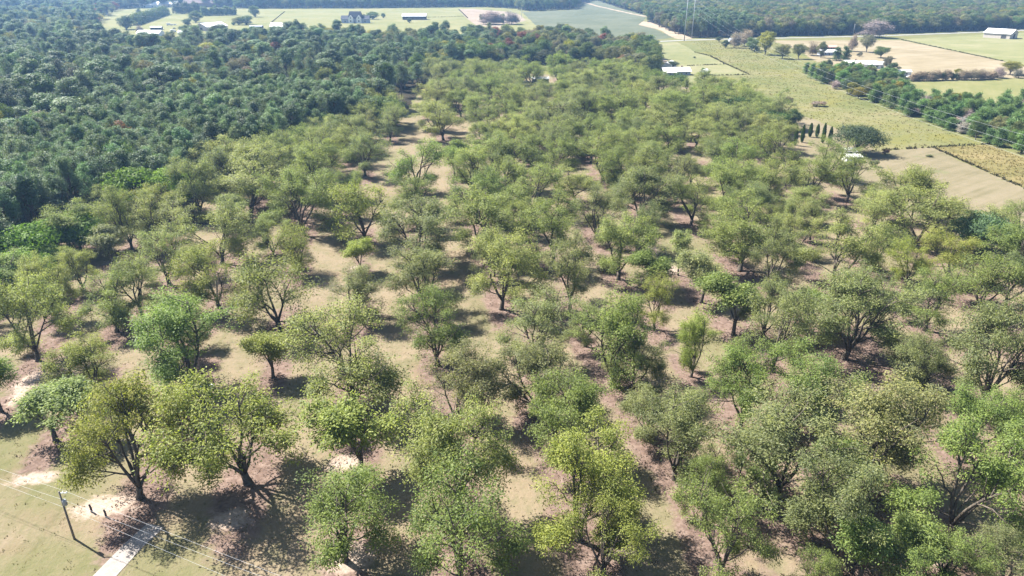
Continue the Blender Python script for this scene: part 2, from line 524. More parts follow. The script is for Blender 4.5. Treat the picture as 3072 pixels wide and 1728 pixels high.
for i in range(2): shape(f'bush{i}', grow_round(130 + i, 12, (12, 11)[i], 0.0, 40, 6500, 0.5, rl=0.15), M_ROUND, M_GBARK)
shape('oak0', grow_round(95, 10, 14, 0.16, 46, 9000, 0.42, rl=0.15, rough=0.15), M_ROUND, M_BARK)
shape('willow0', grow_round(96, 11, 11, 0.2, 30, 6500, 0.8, rl=0.15, droop=0.9), M_ROUND, M_BARK)
for i in range(2): shape(f'bare{i}', grow_bare(100 + i), M_TWIG, M_PALEB)
shape('column0', grow_column(110), M_ROUND, M_BARK)
shape('cedar0', grow_pine(111, 12, 0.03, 3.0, leafL=0.6, young=True, leafn=30), M_PINE, M_PBARK)
for i in range(3): shape(f'shrub{i}', grow_round(120 + i, 2.6, (3.2, 2.8, 3.6)[i], 0.05, 12, 900, 0.34, rl=0.2, rough=0.1), M_ROUND, M_BARK)

TINT = {'o': (.168, .205, .076), 'y': (.192, .222, .062), 'b': (.150, .202, .068), 'g': (.165, .192, .095), 'd': (.065, .105, .036),
        'l': (.212, .242, .102), 'pine': (.080, .120, .060), 'pine2': (.102, .148, .076), 'hw': (.085, .122, .048), 'olive': (.130, .138, .070),
        'grey': (.145, .140, .112), 'gold': (.190, .185, .045), 'red': (.175, .065, .055), 'rust': (.185, .098, .06), 'vivid': (.098, .158, .036),
        'oak': (.062, .086, .054), 'willow': (.090, .140, .082), 'twig': (.235, .195, .18), 'tan': (.28, .225, .16), 'young': (.105, .170, .058)}
def plant(name, key, loc, w, h, rz, tint, label, cat='tree', group=None, crown='crown', jit=0.08):
    s = SHAPE[key]
    e = empty(name, loc, rz, label, cat, group)
    sx = w / s['w']
    e.scale = (sx, sx, h / s['h'])
    t = link('trunk', s['wood'], None, e)
    c = link(crown, s['leaf'], None, e)
    k = (1 + rng.normal(0, jit * 0.35, 3)) * (1 + rng.normal(0, jit))
    col = TINT[tint] if isinstance(tint, str) else tint
    c['tint'] = [float(max(0.004, a * b)) for a, b in zip(col, k)]
    return e

# ------------------------------------------------------------------ the ground, fields, road and drive
def inpoly(px, py, poly):
    poly = np.asarray(poly)[:, :2]
    ins = np.zeros(len(px), bool)
    j = len(poly) - 1
    for i in range(len(poly)):
        xi, yi = poly[i]; xj, yj = poly[j]
        c = ((yi > py) != (yj > py)) & (px < (xj - xi) * (py - yi) / (yj - yi + 1e-12) + xi)
        ins ^= c
        j = i
    return ins
def sheet(name, poly, z, mat, wob=0.0):
    """a field outline, its edge broken into short uneven pieces"""
    pts = []
    poly = [np.asarray(p)[:2] for p in poly]
    for i, a in enumerate(poly):
        b = poly[(i + 1) % len(poly)]
        L = np.linalg.norm(b - a)
        k = max(1, min(60, int(L / 6))) if wob else 1
        nrm = np.array((-(b - a)[1], (b - a)[0])) / (L + 1e-6)
        for q in range(k):
            pts.append(a + (b - a) * q / k + nrm * (rng.normal(0, wob) if q else 0))
    me = bpy.data.meshes.new(name)
    me.from_pydata([(p[0], p[1], z) for p in pts], [], [tuple(range(len(pts)))])
    me.update()
    if me.polygons[0].normal.z < 0: me.flip_normals()
    return tag(link(name, me, mat), kind='structure')
def strip(name, pts, width, z, mat, wob=0.0, edge=None):
    pts = [np.asarray(p)[:2] for p in pts]
    dense = []
    for a, b in zip(pts[:-1], pts[1:]):
        k = max(1, int(np.linalg.norm(b - a) / 8))
        dense += [a + (b - a) * i / k for i in range(k)]
    dense.append(pts[-1])
    v, f = [], []
    for i, p in enumerate(dense):
        d = unit(dense[min(i + 1, len(dense) - 1)] - dense[max(0, i - 1)])
        n_ = np.array((-d[1], d[0]))
        w = width / 2
        v += [(*(p + n_ * (w + rng.normal(0, wob))), z), (*(p - n_ * (w + rng.normal(0, wob))), z)]
        if i: f.append((2 * i - 2, 2 * i - 1, 2 * i + 1, 2 * i))
    me = bpy.data.meshes.new(name)
    me.from_pydata(v, [], f)
    me.update()
    if me.polygons[0].normal.z < 0: me.flip_normals()
    return tag(link(name, me, mat), kind='structure')

M_ROUGH = grassland('rough_grass', [(0.36, (.125, .145, .052)), (0.46, (.18, .19, .072)), (0.56, (.24, .225, .105)), (0.68, (.29, .245, .15))], 0.018, 0.09, None, 0.7, 1.0,
                    ((.215, .205, .065), 0.035, 0.53, 0.64))
M_MEADOW = grassland('far_meadow', [(0.36, (.185, .20, .075)), (0.5, (.245, .24, .10)), (0.64, (.30, .275, .145))], 0.012, 0.05, (0.5, 9, 0.32), 0.4, 0.4)
M_CROP = grassland('crop_leaf', [(0.38, (.105, .125, .075)), (0.52, (.15, .165, .105)), (0.66, (.19, .195, .13))], 0.01, 0.06, (0.35, 4, 0.2), 0.6, 0.6)
M_HAY = grassland('hay_stubble', [(0.36, (.25, .205, .12)), (0.5, (.33, .275, .175)), (0.64, (.40, .335, .235))], 0.015, 0.06, (1.1, 6, 0.4), 0.5, 0.35)
M_PAST = grassland('pasture_grass', [(0.36, (.20, .215, .085)), (0.5, (.26, .26, .12)), (0.64, (.32, .30, .165))], 0.015, 0.07, (1.2, 8, 0.3), 0.5, 0.35)
M_TANF = grassland('mown_dry_grass', [(0.36, (.175, .155, .085)), (0.5, (.245, .21, .13)), (0.64, (.30, .25, .17))], 0.02, 0.1, (0.95, 3.5, 0.42), 0.9, 0.6,
                   ((.20, .205, .10), 0.03, 0.56, 0.66))
M_WEEDF = grassland('weedy_dry_grass', [(0.36, (.13, .125, .045)), (0.5, (.225, .195, .08)), (0.64, (.32, .255, .125))], 0.03, 0.15, None, 0.9, 1.0)
M_YARD = grassland('yard_grass', [(0.36, (.18, .20, .085)), (0.5, (.25, .25, .12)), (0.64, (.32, .29, .17))], 0.02, 0.1, (0.3, 6, 0.12), 0.6, 0.4)
M_TAN2 = grassland('pale_tan_plot', [(0.36, (.29, .225, .16)), (0.64, (.40, .33, .26))], 0.02, 0.08, None, 0.5, 0.3)
M_LITTER = grassland('leaf_litter', [(0.36, (.028, .026, .016)), (0.5, (.055, .046, .028)), (0.66, (.095, .075, .045))], 0.05, 0.3, None, 1.5, 1.0)
M_SAND = grassland('pale_dirt', [(0.36, (.34, .26, .18)), (0.64, (.50, .41, .31))], 0.05, 0.3, None, 1.5, 0.5)
M_ROAD = grassland('worn_asphalt', [(0.36, (.33, .325, .31)), (0.64, (.42, .41, .39))], 0.05, 0.3, None, 2.0, 0.2)
M_CONC = grassland('drive_concrete', [(0.36, (.34, .30, .27)), (0.5, (.44, .40, .37)), (0.64, (.52, .48, .45))], 0.12, 0.7, None, 3.0, 0.3)

g = MB().add([(-9000, -3000, 0), (9000, -3000, 0), (9000, 16000, 0), (-9000, 16000, 0)], [(0, 1, 2, 3)])
tag(g.build('ground', M_ROUGH), kind='structure')

ORCH = [Q(*p) for p in ((-700, 1449), (3300, 1449), (2900, 700), (2760, 610), (2420, 600), (2180, 500), (2120, 400), (1990, 335), (1890, 275), (1760, 220), (1640, 200), (1450, 168),
                        (1180, 176), (1090, 205), (1060, 232), (1012, 290), (870, 345), (770, 385), (560, 450), (430, 520), (270, 552), (120, 610), (0, 705), (-300, 900))]
ORCH[0] = np.array((-190., 8., 0.)); ORCH[1] = np.array((260., 8., 0.)); ORCH[2] = np.array((260., 170., 0.))
WOOD_L = [Q(*p) for p in ((0, 700), (120, 605), (270, 548), (430, 515), (550, 445), (700, 412), (770, 382), (870, 338), (960, 312), (1010, 288), (1060, 228), (1120, 190), (1180, 174),
                          (1300, 162), (1450, 164), (1560, 178), (1640, 196), (1655, 170), (1640, 128), (1560, 122), (1420, 96), (1290, 100), (1130, 104), (1000, 112), (860, 98), (640, 112), (500, 118), (360, 126),
                          (230, 100), (262, 48), (285, 32), (300, 24))]
WOOD_L += [np.array((-1500., 2100., 0)), np.array((-1500., 300., 0)), np.array((-260., 110., 0)), Q(-300, 900)]
WOOD_R = [P(*p) for p in ((1735, -14), (1800, 6), (1880, 30), (1943, 48), (1943, 68), (2028, 102), (2079, 114), (2310, 111), (2450, 107), (2680, 101), (2933, 92), (3072, 87), (3400, 75))]
WOOD_R += [np.array((2600., 1500., 0)), np.array((2600., 2700., 0)), np.array((300., 2700., 0))]
sheet('forest_floor', WOOD_L, 0.04, M_LITTER, 1.5)
sheet('forest_floor_far', WOOD_R, 0.04, M_LITTER, 1.5)
MEADOW = [P(*p) for p in ((330, 30), (560, 22), (760, 27), (1100, 26), (1440, 22), (1545, 27), (1570, 36), (1640, 100), (1700, 140), (1500, 150), (900, 160), (300, 160), (180, 140), (250, 70))]
sheet('meadow', MEADOW, 0.06, M_MEADOW, 0.8)
sheet('tan_plot', [VP('N', *p) for p in ((1462, 95), (1600, 92), (1960, 120), (2090, 150), (2160, 210), (1900, 290), (1640, 260), (1540, 185))], 0.09, M_TAN2, 0.5)
sheet('crop_field', [P(*p) for p in ((1566, 36), (1723, 30), (1745, 12), (1742, -12), (1790, -12), (1850, 22), (1942, 47), (1925, 68), (1990, 100), (2040, 110), (1970, 119), (1800, 160), (1640, 110))], 0.09, M_CROP, 0.8)
strip('dirt_track', [P(*p) for p in ((1750, 6), (1790, 18), (1830, 27), (1880, 38), (1938, 50))], 9, 0.12, M_SAND, 1.2)
sheet('dirt_track_junction', [VP('O', *p) for p in ((60, 290), (110, 250), (200, 262), (360, 320), (520, 385), (700, 452), (600, 466), (480, 450), (430, 420), (300, 350))], 0.13, M_SAND, 0.8)
strip('road', [P(*p) for p in ((1960, 125.5), (2054, 121), (2130, 119), (2315, 115), (2556, 110), (2691, 106), (2964, 96), (3072, 91), (3300, 82))], 9, 0.16, M_ROAD, 0.2)
sheet('hayfield', [P(*p) for p in ((2312, 121), (2450, 122), (2700, 120), (3013, 185), (3090, 203), (3120, 232), (2730, 244), (2640, 240), (2450, 185), (2395, 152))], 0.06, M_HAY, 0.8)
sheet('pasture', [P(*p) for p in ((2702, 118.5), (2964, 103), (3200, 93), (3200, 228), (3090, 203), (3013, 185))], 0.08, M_PAST, 0.8)
sheet('pasture_behind_hedge', [P(*p) for p in ((2728, 245), (3120, 232), (3200, 330), (2960, 330), (2850, 320), (2740, 280))], 0.06, M_MEADOW, 0.8)
sheet('yard', [P(*p) for p in ((1950, 129), (2030, 126), (2060, 140), (2084, 158), (2130, 170), (2174, 192), (2246, 223), (2120, 229), (2065, 252), (1980, 258), (1930, 200))], 0.06, M_YARD, 0.8)
sheet('yard_dirt', [VP('W', *p) for p in ((520, 690), (640, 630), (800, 640), (900, 720), (780, 760), (640, 790), (560, 760))], 0.10, M_SAND, 0.7)
sheet('mown_field', [Q(*p) for p in ((2110, 402), (2180, 383), (2345, 372), (2590, 482), (2850, 610), (2900, 720), (2700, 760), (2420, 690), (2150, 490))], 0.06, M_TANF, 0.7)
sheet('weedy_field', [Q(*p) for p in ((2348, 371), (2490, 364), (2640, 420), (2850, 520), (2850, 606), (2592, 480))], 0.08, M_WEEDF, 0.7)
sheet('cypress_lawn', [Q(*p) for p in ((1968, 318), (2010, 290), (2060, 305), (2120, 330), (2180, 350), (2200, 378), (2110, 402), (2050, 380))], 0.06, M_TANF, 0.6)

# ------------------------------------------------------------------ the orchard: every tree where its trunk stands
# view, base x, base y, crown top y, crown width, colour, shape class
ORCHARD_LIST = '''
A 1000 800 400 330 o p|A 1520 565 165 300 g p|A 1890 545 232 520 l p|A 2030 400 40 420 l p|A 2400 420 -10 340 o p|A 2290 690 230 420 o p|A 860 915 680 230 g s
A 1240 800 480 420 l p|A 1790 640 420 200 l s|A 1680 905 520 470 l p|A 1280 1060 700 430 l p|A 2240 985 690 310 y t|A 1655 1240 880 500 y p|A 1075 1300 920 420 o p
A 430 1320 930 340 l p|A 640 1120 840 260 l p|A 885 1420 1080 440 o p|A 2120 1420 930 520 o t|A 291 1640 1110 460 l p|A 1434 1860 1180 660 b p
B 180 245 -45 290 g p|B 570 365 50 390 b p|B 858 262 30 180 b s|B 180 742 360 370 y t|B 70 430 270 150 b s|B 575 650 310 330 b p|B 150 972 750 190 y s|B 575 910 520 490 g p
B 1020 600 280 420 b p|B 1090 830 460 500 o p|B 1210 1250 640 470 l p|B 650 1090 840 220 y s|B 640 1295 960 520 g p|B 140 1340 990 400 g p|B 1600 900 440 440 o p|B 2090 1025 620 420 o p
B 1725 1252 770 430 g p|B 2240 612 300 420 g p|B 1920 720 400 360 g p|B 1420 565 250 400 o p|B 1250 335 60 400 o p|B 1770 435 250 280 l p|B 1620 265 -10 330 o p|B 1975 280 -40 420 o p
B 2200 455 100 370 o p|B 2450 158 -110 280 o p|B 2360 1400 1060 310 y p|B 2370 1130 860 260 b s|B 2540 992 720 150 g h
C 60 615 300 350 o p|C 140 1200 870 280 g h|C 430 960 430 460 o p|C 645 1100 660 360 g p|C 380 1445 1060 340 b s|C 1130 1095 420 520 l p|C 1745 800 405 480 l p|C 1440 665 400 310 l p
C 870 605 380 260 l p|C 640 485 280 340 l p|C 430 425 150 250 o p|C 690 280 30 350 o p|C 950 425 170 340 o p|C 1235 440 130 330 o p|C 1080 265 0 300 o p|C 230 190 0 270 o p|C 60 325 120 180 g p
C 1430 965 640 340 o p|C 2480 1010 700 420 b p|C 1690 1090 790 300 y p|C 1985 1032 840 360 y p|C 2230 1272 900 420 o t|C 1300 1449 1010 440 g p|C 920 1405 1120 250 b s
C 1830 1410 1015 440 o p|C 2430 1240 900 380 g p|C 600 1470 1115 340 g p
D 552 392 90 350 y p|D 1632 266 35 230 y s|D 335 646 370 350 b s|D 1042 632 390 200 y s|D 840 985 440 600 y p|D 1480 895 260 740 y p|D 10 470 200 230 b s|D 2060 1360 834 520 b p|D 2119 480 -92 640 l p
E 115 860 480 400 y s|E 570 195 -163 380 b p|E 690 565 165 480 g p|E 1165 205 -160 440 g p|E 1150 475 120 460 g p|E 1617 315 -234 430 b p|E 1745 360 60 300 g p|E 1300 765 340 480 b p
E 715 1090 480 600 l p|E 1820 645 340 380 g p|E 1990 875 420 430 g p|E 1420 1240 690 600 y p|E 1560 1460 1030 500 y p|E 710 1530 930 700 b p
F 50 262 -60 230 y p|F 530 230 -210 430 g p|F 965 155 -246 520 g p|F 1335 290 60 300 g t|F 1770 445 -150 500 g p|F 1440 350 60 260 g p|F 790 548 210 500 b p|F 2160 260 -150 420 g p
F 550 975 480 680 g p|F 340 565 170 400 b p|F 1115 905 330 620 g p|F 1585 1235 430 640 b p|F 905 1435 880 580 g p|F 1040 1500 1150 300 b s|F 1330 1500 1200 300 b s|F 1535 1490 1190 330 b p
F 210 1490 1000 500 b p|F 345 1012 770 300 b p|F 120 1130 770 300 b p|F 850 905 680 250 b s|F 1900 1540 1250 380 g p|F 1680 770 410 400 b p|F 1960 830 440 420 b p|F 700 1720 1400 300 b p|F 1400 1760 1420 300 b p
G 800 690 490 290 g p|G 670 885 660 230 l p|G 700 985 770 240 l p|G 770 1060 870 320 l p|G 920 822 600 330 g p|G 1040 700 400 240 o p|G 1150 810 570 260 b p|G 1260 892 700 250 o p|G 1300 650 440 260 b p
G 1440 700 440 270 b p|G 1650 610 410 300 b p|G 1790 740 580 210 l p|G 1980 660 470 270 b p|G 1490 872 680 270 g p|G 1640 1056 850 420 g t|G 1815 972 660 290 g p|G 1050 960 810 240 l p|G 1100 1075 915 260 o p
G 1360 1060 880 240 o p|G 2040 690 540 260 l p|G 2180 730 580 270 l p|G 2165 975 700 310 o p|G 2400 760 575 300 b p|G 2290 870 650 290 l p|G 1950 960 790 250 o p|G 2070 1090 850 280 o p|G 2350 1110 830 320 l p|G 2450 960 720 290 o p
H 60 970 760 220 l p|H 250 1020 850 230 l p|H 450 1030 870 260 l p|H 600 1090 950 250 l p|H 100 1110 960 230 l p|H 730 1150 1000 230 l p|H 330 1150 960 250 o p|H 40 800 640 200 o p'''
WALL_TREES = '''H 190 830 650 230|H 350 920 735 300|H 640 1010 840 240|H 560 900 800 180|G 2500 700 560 180'''      # glossy dark green trees on the orchard's far side
TREES = []
for line in ORCHARD_LIST.replace('\n', '|').split('|'):
    if not line.strip(): continue
    v, bx, by, ty, w, tc, cls = line.split()
    sx, sy = src(v, float(bx), float(by))
    b = P(sx, sy)
    h = height_at(b, src(v, 0, float(ty))[1])
    dist = math.hypot(b[0], b[1], CAM_H - h * 0.5)
    depth = b[1] * CP + (CAM_H - h * 0.6) * SP
    wd = float(w) / VIEW[v][2] * depth / FPX
    wd = min(wd, 20.0)
    h = min(max(h * 0.97, 3.0, wd * 0.86 if cls != 's' else 0), 19.0)
    TREES.append([b, h, wd, tc, cls])
pos = np.array([t[0][:2] for t in TREES])
# the far, closed part of the orchard: trees between the ones picked out above
RA = rad(8.0)                                     # the rows run 8 degrees left of straight away
ex_, ey_ = np.array((math.cos(RA), math.sin(RA))), np.array((-math.sin(RA), math.cos(RA)))
fill = []
oc = np.array([p[:2] for p in ORCH])
LANES = [[Q(*p) for p in ((1000, 330), (1028, 262), (1062, 240), (1078, 262), (1065, 330), (1045, 420), (1000, 480), (850, 465), (840, 430), (930, 405), (985, 360))],
         [Q(*p) for p in ((1600, 600), (1680, 600), (1960, 960), (1900, 1000), (1750, 800))],
         [Q(*p) for p in ((0, 1050), (300, 1200), (600, 1449), (0, 1449))],
         [Q(*p) for p in ((1130, 290), (1200, 300), (1215, 430), (1150, 500), (1010, 620), (970, 690), (1050, 760), (930, 800), (850, 700), (900, 600), (1000, 500), (1110, 430))],
         [Q(*p) for p in ((560, 800), (640, 780), (640, 980), (540, 960))],
         [Q(*p) for p in ((920, 390), (1120, 300), (1200, 330), (1210, 420), (1130, 500), (920, 470))]]
CLEAR = ((2360, 360, 2500, 432, 380), (2505, 372, 2640, 475, 330), (1960, 165, 2085, 238, 560), (1596, 238, 1645, 258, 540), (2530, 450, 2590, 486, 300), (1215, 300, 1262, 420, 300))
def hides(b, h, wd):
    dep = b[1] * CP + (CAM_H - h * 0.6) * SP
    cxp = 1536 + FPX * b[0] / dep
    hw_ = wd / 2 * FPX / dep
    d0 = b[1] * CP + (CAM_H - h) * SP
    yt = 864 + FPX * ((CAM_H - h) * CP - b[1] * SP) / d0
    d1 = b[1] * CP + CAM_H * SP
    yb = 864 + FPX * (CAM_H * CP - b[1] * SP) / d1
    return any(cxp + hw_ > x0 and cxp - hw_ < x1 and yt < y1 and yb > y0 and b[1] < ym for x0, y0, x1, y1, ym in CLEAR)
for t in TREES:
    if hides(t[0], t[1], t[2]): print('HIDES', np.round(t[0][:2]), t[1:])
for iu in range(-20, 30):
    for iv in range(0, 45):
        p = ex_ * (iu * 15.0 + 3) + ey_ * (iv * 15.0) + rng.normal(0, 1.6, 2)
        if not inpoly(p[:1], p[1:], oc)[0] or p[1] < 95 or p[1] > 560 or p[0] < -150: continue
        if any(inpoly(p[:1], p[1:], l)[0] for l in LANES): continue
        if np.min(np.hypot(*(pos - p).T)) < 13.9: continue
        if p[1] < 135 or (p[1] < 190 and np.min(np.hypot(*(pos - p).T)) < 14.6): continue
        if hides(p, 14, 14): continue
        fill.append(p)
for p in fill:
    far = p[1] > 230
    h = rng.uniform(12, 16) if far else rng.uniform(9, 13)
    TREES.append([np.array((p[0], p[1], 0.)), h, h * rng.uniform(0.95, 1.15), 'o' if rng.random() < .45 else ('l' if rng.random() < .5 else 'g'), 'p'])
pos = np.array([t[0][:2] for t in TREES])
print('ORCHARD', len(TREES), 'filled', len(fill))

# orchard floor: grass with bare soil along the rows; the soil mask follows the trunks
xs, ys = np.arange(-190, 262, 1.6), np.arange(8, 600, 1.6)
GX, GY = np.meshgrid(xs, ys)
inside = inpoly(GX.ravel(), GY.ravel(), oc).reshape(GX.shape)
soil = np.zeros_like(GX)
for (b, h, wd, tc, cls) in TREES:
    dx, dy = GX - b[0], GY - b[1]
    u, v = dx * ex_[0] + dy * ex_[1], dx * ey_[0] + dy * ey_[1]
    soil = np.maximum(soil, np.exp(-((u / (2.2 + 0.16 * wd)) ** 2 + (v / (7.5 + 0.6 * wd)) ** 2)))
sand = np.zeros_like(GX)
for (v, x, y, rx, ry) in (('D', 215, 865, 6.5, 3), ('D', 620, 1035, 8, 4.2), ('D', 700, 1010, 5, 3), ('D', 160, 300, 3.2, 9), ('D', 110, 380, 2.6, 6), ('D', 990, 730, 3, 4), ('E', 20, 780, 5, 4),
                          ('E', 40, 1340, 6, 5), ('F', 1080, 860, 3.5, 2.5), ('F', 800, 520, 4, 3), ('B', 130, 940, 4, 4), ('B', 860, 320, 2.4, 7), ('B', 2330, 800, 5, 9), ('B', 2480, 930, 4, 8),
                          ('F', 1480, 1320, 4, 4), ('C', 1640, 800, 6, 4), ('D', 1380, 1110, 5, 4), ('A', 900, 890, 6, 5)):
    c = VP(v, x, y)
    u, w_ = (GX - c[0]) * ex_[0] + (GY - c[1]) * ex_[1], (GX - c[0]) * ey_[0] + (GY - c[1]) * ey_[1]
    sand = np.maximum(sand, np.exp(-((u / (rx * .78)) ** 2 + (w_ / (ry * .78)) ** 2)))
lane = np.zeros_like(GX)                          # greener grass in the lanes
for (v, x, y, r_) in (('B', 2400, 850, 12), ('C', 120, 800, 9), ('B', 300, 90, 12), ('G', 540, 850, 16), ('G', 560, 960, 14), ('B', 950, 230, 10), ('F', 230, 60, 7), ('D', 40, 680, 12), ('D', 380, 880, 10),
                      ('B', 400, 430, 9), ('D', 500, 1370, 5), ('D', 180, 1420, 7), ('D', 1050, 1400, 9)):
    c = VP(v, x, y)
    lane = np.maximum(lane, np.exp(-((GX - c[0]) ** 2 + (GY - c[1]) ** 2) / r_ ** 2))
idx = -np.ones(GX.shape, int)
idx[inside] = np.arange(inside.sum())
cell = inside[:-1, :-1] & inside[1:, :-1] & inside[:-1, 1:] & inside[1:, 1:]
quads = np.stack((idx[:-1, :-1][cell], idx[:-1, 1:][cell], idx[1:, 1:][cell], idx[1:, :-1][cell]), 1)
hgt = 0.09 + 0.02 * np.sin(GX * 0.21) * np.sin(GY * 0.17)
vv = np.stack((GX[inside], GY[inside], hgt[inside]), 1)
ome = mesh_np('orchard_floor', vv, quads, smooth=True)
for nm, arr in (('soil', soil), ('sand', sand), ('lane', lane)):
    a = ome.attributes.new(nm, 'FLOAT', 'POINT')
    a.data.foreach_set('value', arr[inside].astype(np.float32))
m, n, out = newmat('orchard_ground')
gm = N(n, 'ShaderNodeNewGeometry')
ps = gm.outputs['Position']
f1, f2, f3, f5 = noise(n, ps, 0.035, 5, 0.6, 0.5), noise(n, ps, 0.22, 6, 0.65), noise(n, ps, 1.6, 5, 0.7), noise(n, ps, 0.6, 5, 0.7, 0.6)
mp = N(n, 'ShaderNodeMapping'); mp.inputs['Rotation'].default_value = (0, 0, -RA); n.links.new(ps, mp.inputs['Vector'])
mp2 = N(n, 'ShaderNodeMapping'); mp2.inputs['Scale'].default_value = (0.9, 0.015, 1); n.links.new(mp.outputs[0], mp2.inputs['Vector'])
f4 = noise(n, mp2.outputs[0], 1.0, 3, 0.6)
s_ = math_n(n, 'ADD', math_n(n, 'MULTIPLY', f1, 0.34), math_n(n, 'MULTIPLY', f2, 0.32))
s_ = math_n(n, 'ADD', s_, math_n(n, 'MULTIPLY', math_n(n, 'ADD', f3, f5), 0.16))
s_ = math_n(n, 'ADD', s_, math_n(n, 'MULTIPLY', f4, 0.14))
gc = ramp(n, s_, [(0.37, (.056, .058, .025)), (0.45, (.088, .082, .042)), (0.52, (.122, .107, .063)), (0.60, (.158, .126, .085))])
f6 = noise(n, ps, 0.075, 6, 0.7, 0.8)
gc = mix(n, math_n(n, 'MULTIPLY', rng_map(n, f6, 0.52, 0.66), 0.6), gc, (.142, .102, .070))
la = N(n, 'ShaderNodeAttribute', attribute_name='lane')
gc = mix(n, math_n(n, 'MULTIPLY', rng_map(n, math_n(n, 'ADD', la.outputs['Fac'], math_n(n, 'MULTIPLY', math_n(n, 'SUBTRACT', f2, 0.5), 1.2)), 0.25, 0.8), 0.42), gc, (0.067, 0.080, 0.025))
so = N(n, 'ShaderNodeAttribute', attribute_name='soil')
sm = math_n(n, 'ADD', so.outputs['Fac'], math_n(n, 'MULTIPLY', math_n(n, 'SUBTRACT', f2, 0.5), 0.9))
sm = math_n(n, 'ADD', sm, math_n(n, 'MULTIPLY', math_n(n, 'SUBTRACT', f5, 0.5), 0.6))
sc_ = ramp(n, math_n(n, 'ADD', math_n(n, 'MULTIPLY', f5, 0.6), math_n(n, 'MULTIPLY', f3, 0.4)), [(0.36, (.066, .045, .036)), (0.5, (.120, .084, .068)), (0.64, (.172, .128, .106))])
c1 = mix(n, rng_map(n, sm, 0.34, 0.6), gc, sc_)
sa = N(n, 'ShaderNodeAttribute', attribute_name='sand')
sq = math_n(n, 'ADD', sa.outputs['Fac'], math_n(n, 'MULTIPLY', math_n(n, 'SUBTRACT', f5, 0.5), 1.1))
dc = ramp(n, f3, [(0.35, (0.207, 0.155, 0.118)), (0.65, (0.296, 0.240, 0.200))])
c2 = mix(n, rng_map(n, sq, 0.4, 0.75), c1, dc)
principled(n, out, c2, 1.0, 0.05, bump(n, math_n(n, 'ADD', f3, math_n(n, 'MULTIPLY', f5, 1.2)), 0.6, 0.25))
tag(link('orchard_floor', ome, m), kind='structure')
dr = [VP('D', *p) for p in ((470, 1620), (630, 1449), (800, 1268), (930, 1150))]
drv = strip('drive', dr, 3.2, 0.15, M_CONC, 0.05)

# rows and places in the rows, counted in the photograph: from the left and from the front
U, Vv = pos @ ex_, pos @ ey_
ORD = ['first', 'second', 'third', 'fourth', 'fifth', 'sixth', 'seventh', 'eighth', 'ninth', 'tenth', 'eleventh', 'twelfth', 'thirteenth', 'fourteenth', 'fifteenth', 'sixteenth', 'seventeenth',
       'eighteenth', 'nineteenth', 'twentieth'] + ['twenty-' + x for x in ('first', 'second', 'third', 'fourth', 'fifth', 'sixth', 'seventh', 'eighth', 'ninth')] + ['thirtieth'] + \
      ['thirty-' + x for x in ('first', 'second', 'third', 'fourth', 'fifth', 'sixth', 'seventh', 'eighth', 'ninth')]
row = np.floor((U - U.min()) / 14.5).astype(int)
rows = {r_: k for k, r_ in enumerate(sorted(set(row)))}
CW = {'o': 'olive green', 'y': 'yellow-green', 'b': 'bright green', 'g': 'grey-green', 'd': 'dark green', 'l': 'pale olive'}
keys = {'p': ['pecan%d' % i for i in range(8)], 's': ['small0', 'small1', 'small2'], 't': ['thin0', 'thin1'], 'h': ['small1', 'small0']}
for i, (b, h, wd, tc, cls) in enumerate(TREES):
    mates = np.where(row == row[i])[0]
    k = int((Vv[mates] < Vv[i]).sum())
    sz = 'small' if cls in 'sh' or h < 7 else ('tall' if h > 14.5 else 'mid-sized')
    extra = 'bare-limbed ' if cls == 't' else ''
    lab = f"{extra or sz + ' '}{CW[tc]} pecan tree, {ORD[k]} from the front in the {ORD[rows[row[i]]]} orchard row from left"
    key = keys[cls][int(rng.integers(0, len(keys[cls])))]
    col = np.array(TINT[tc]) * (1.0 if cls != 'h' else 1.15)
    rz_ = rng.uniform(0, 6.28)
    if b[1] < 105 and b[0] < -50 and wd > 13: key, rz_ = 'pecan4', 2.2
    plant('pecan_tree', key, (b[0], b[1], 0.07), max(wd, 0.56 * h) * (1.03 if b[1] < 190 else 1.1), min(h * (1.2 if b[1] < 300 else 1.14), 21.0), rz_, tuple(col), lab, 'tree', 'pecan trees of the orchard', jit=0.065)

# ------------------------------------------------------------------ other trees that stand out singly
def from_px(v, bx, by, ty, w):
    sx, sy = src(v, bx, by)
    b = P(sx, sy)
    h = max(1.0, height_at(b, src(v, 0, ty)[1]))
    depth = b[1] * CP + (CAM_H - h * 0.6) * SP
    return b, h, w / VIEW[v][2] * depth / FPX
def one(name, key, v, bx, by, ty, w, tint, label, cat='tree', group=None, jit=0.06):
    b, h, wd = from_px(v, bx, by, ty, w)
    return plant(name, key, (b[0], b[1], 0.05), wd, h, rng.uniform(0, 6.28), tint, label, cat, group, jit=jit)
for k, (bx, by, ty) in enumerate(((225, 275, 160), (280, 390, 195), (350, 360, 185), (430, 305, 165), (500, 305, 175), (558, 365, 165), (625, 370, 200))):
    one('cypress_tree', 'column0', 'T', bx, by, ty, 34, 'd', f'slim dark columnar cypress, {ORD[k]} of the seven in the row beside the orchard', 'tree', 'row of columnar cypresses', 0.03)
one('live_oak_tree', 'oak0', 'T', 885, 470, 200, 400, 'oak', 'broad grey-green live oak shading the ground beside the white sheds')
one('willow_tree', 'willow0', 'C', 2250, 850, 535, 430, 'willow', 'drooping blue-green tree behind the leaning utility pole at the mown field')
one('lawn_tree', 'round2', 'T', 245, 235, 25, 150, 'hw', 'lone round-headed tree on the lawn behind the cypress row')
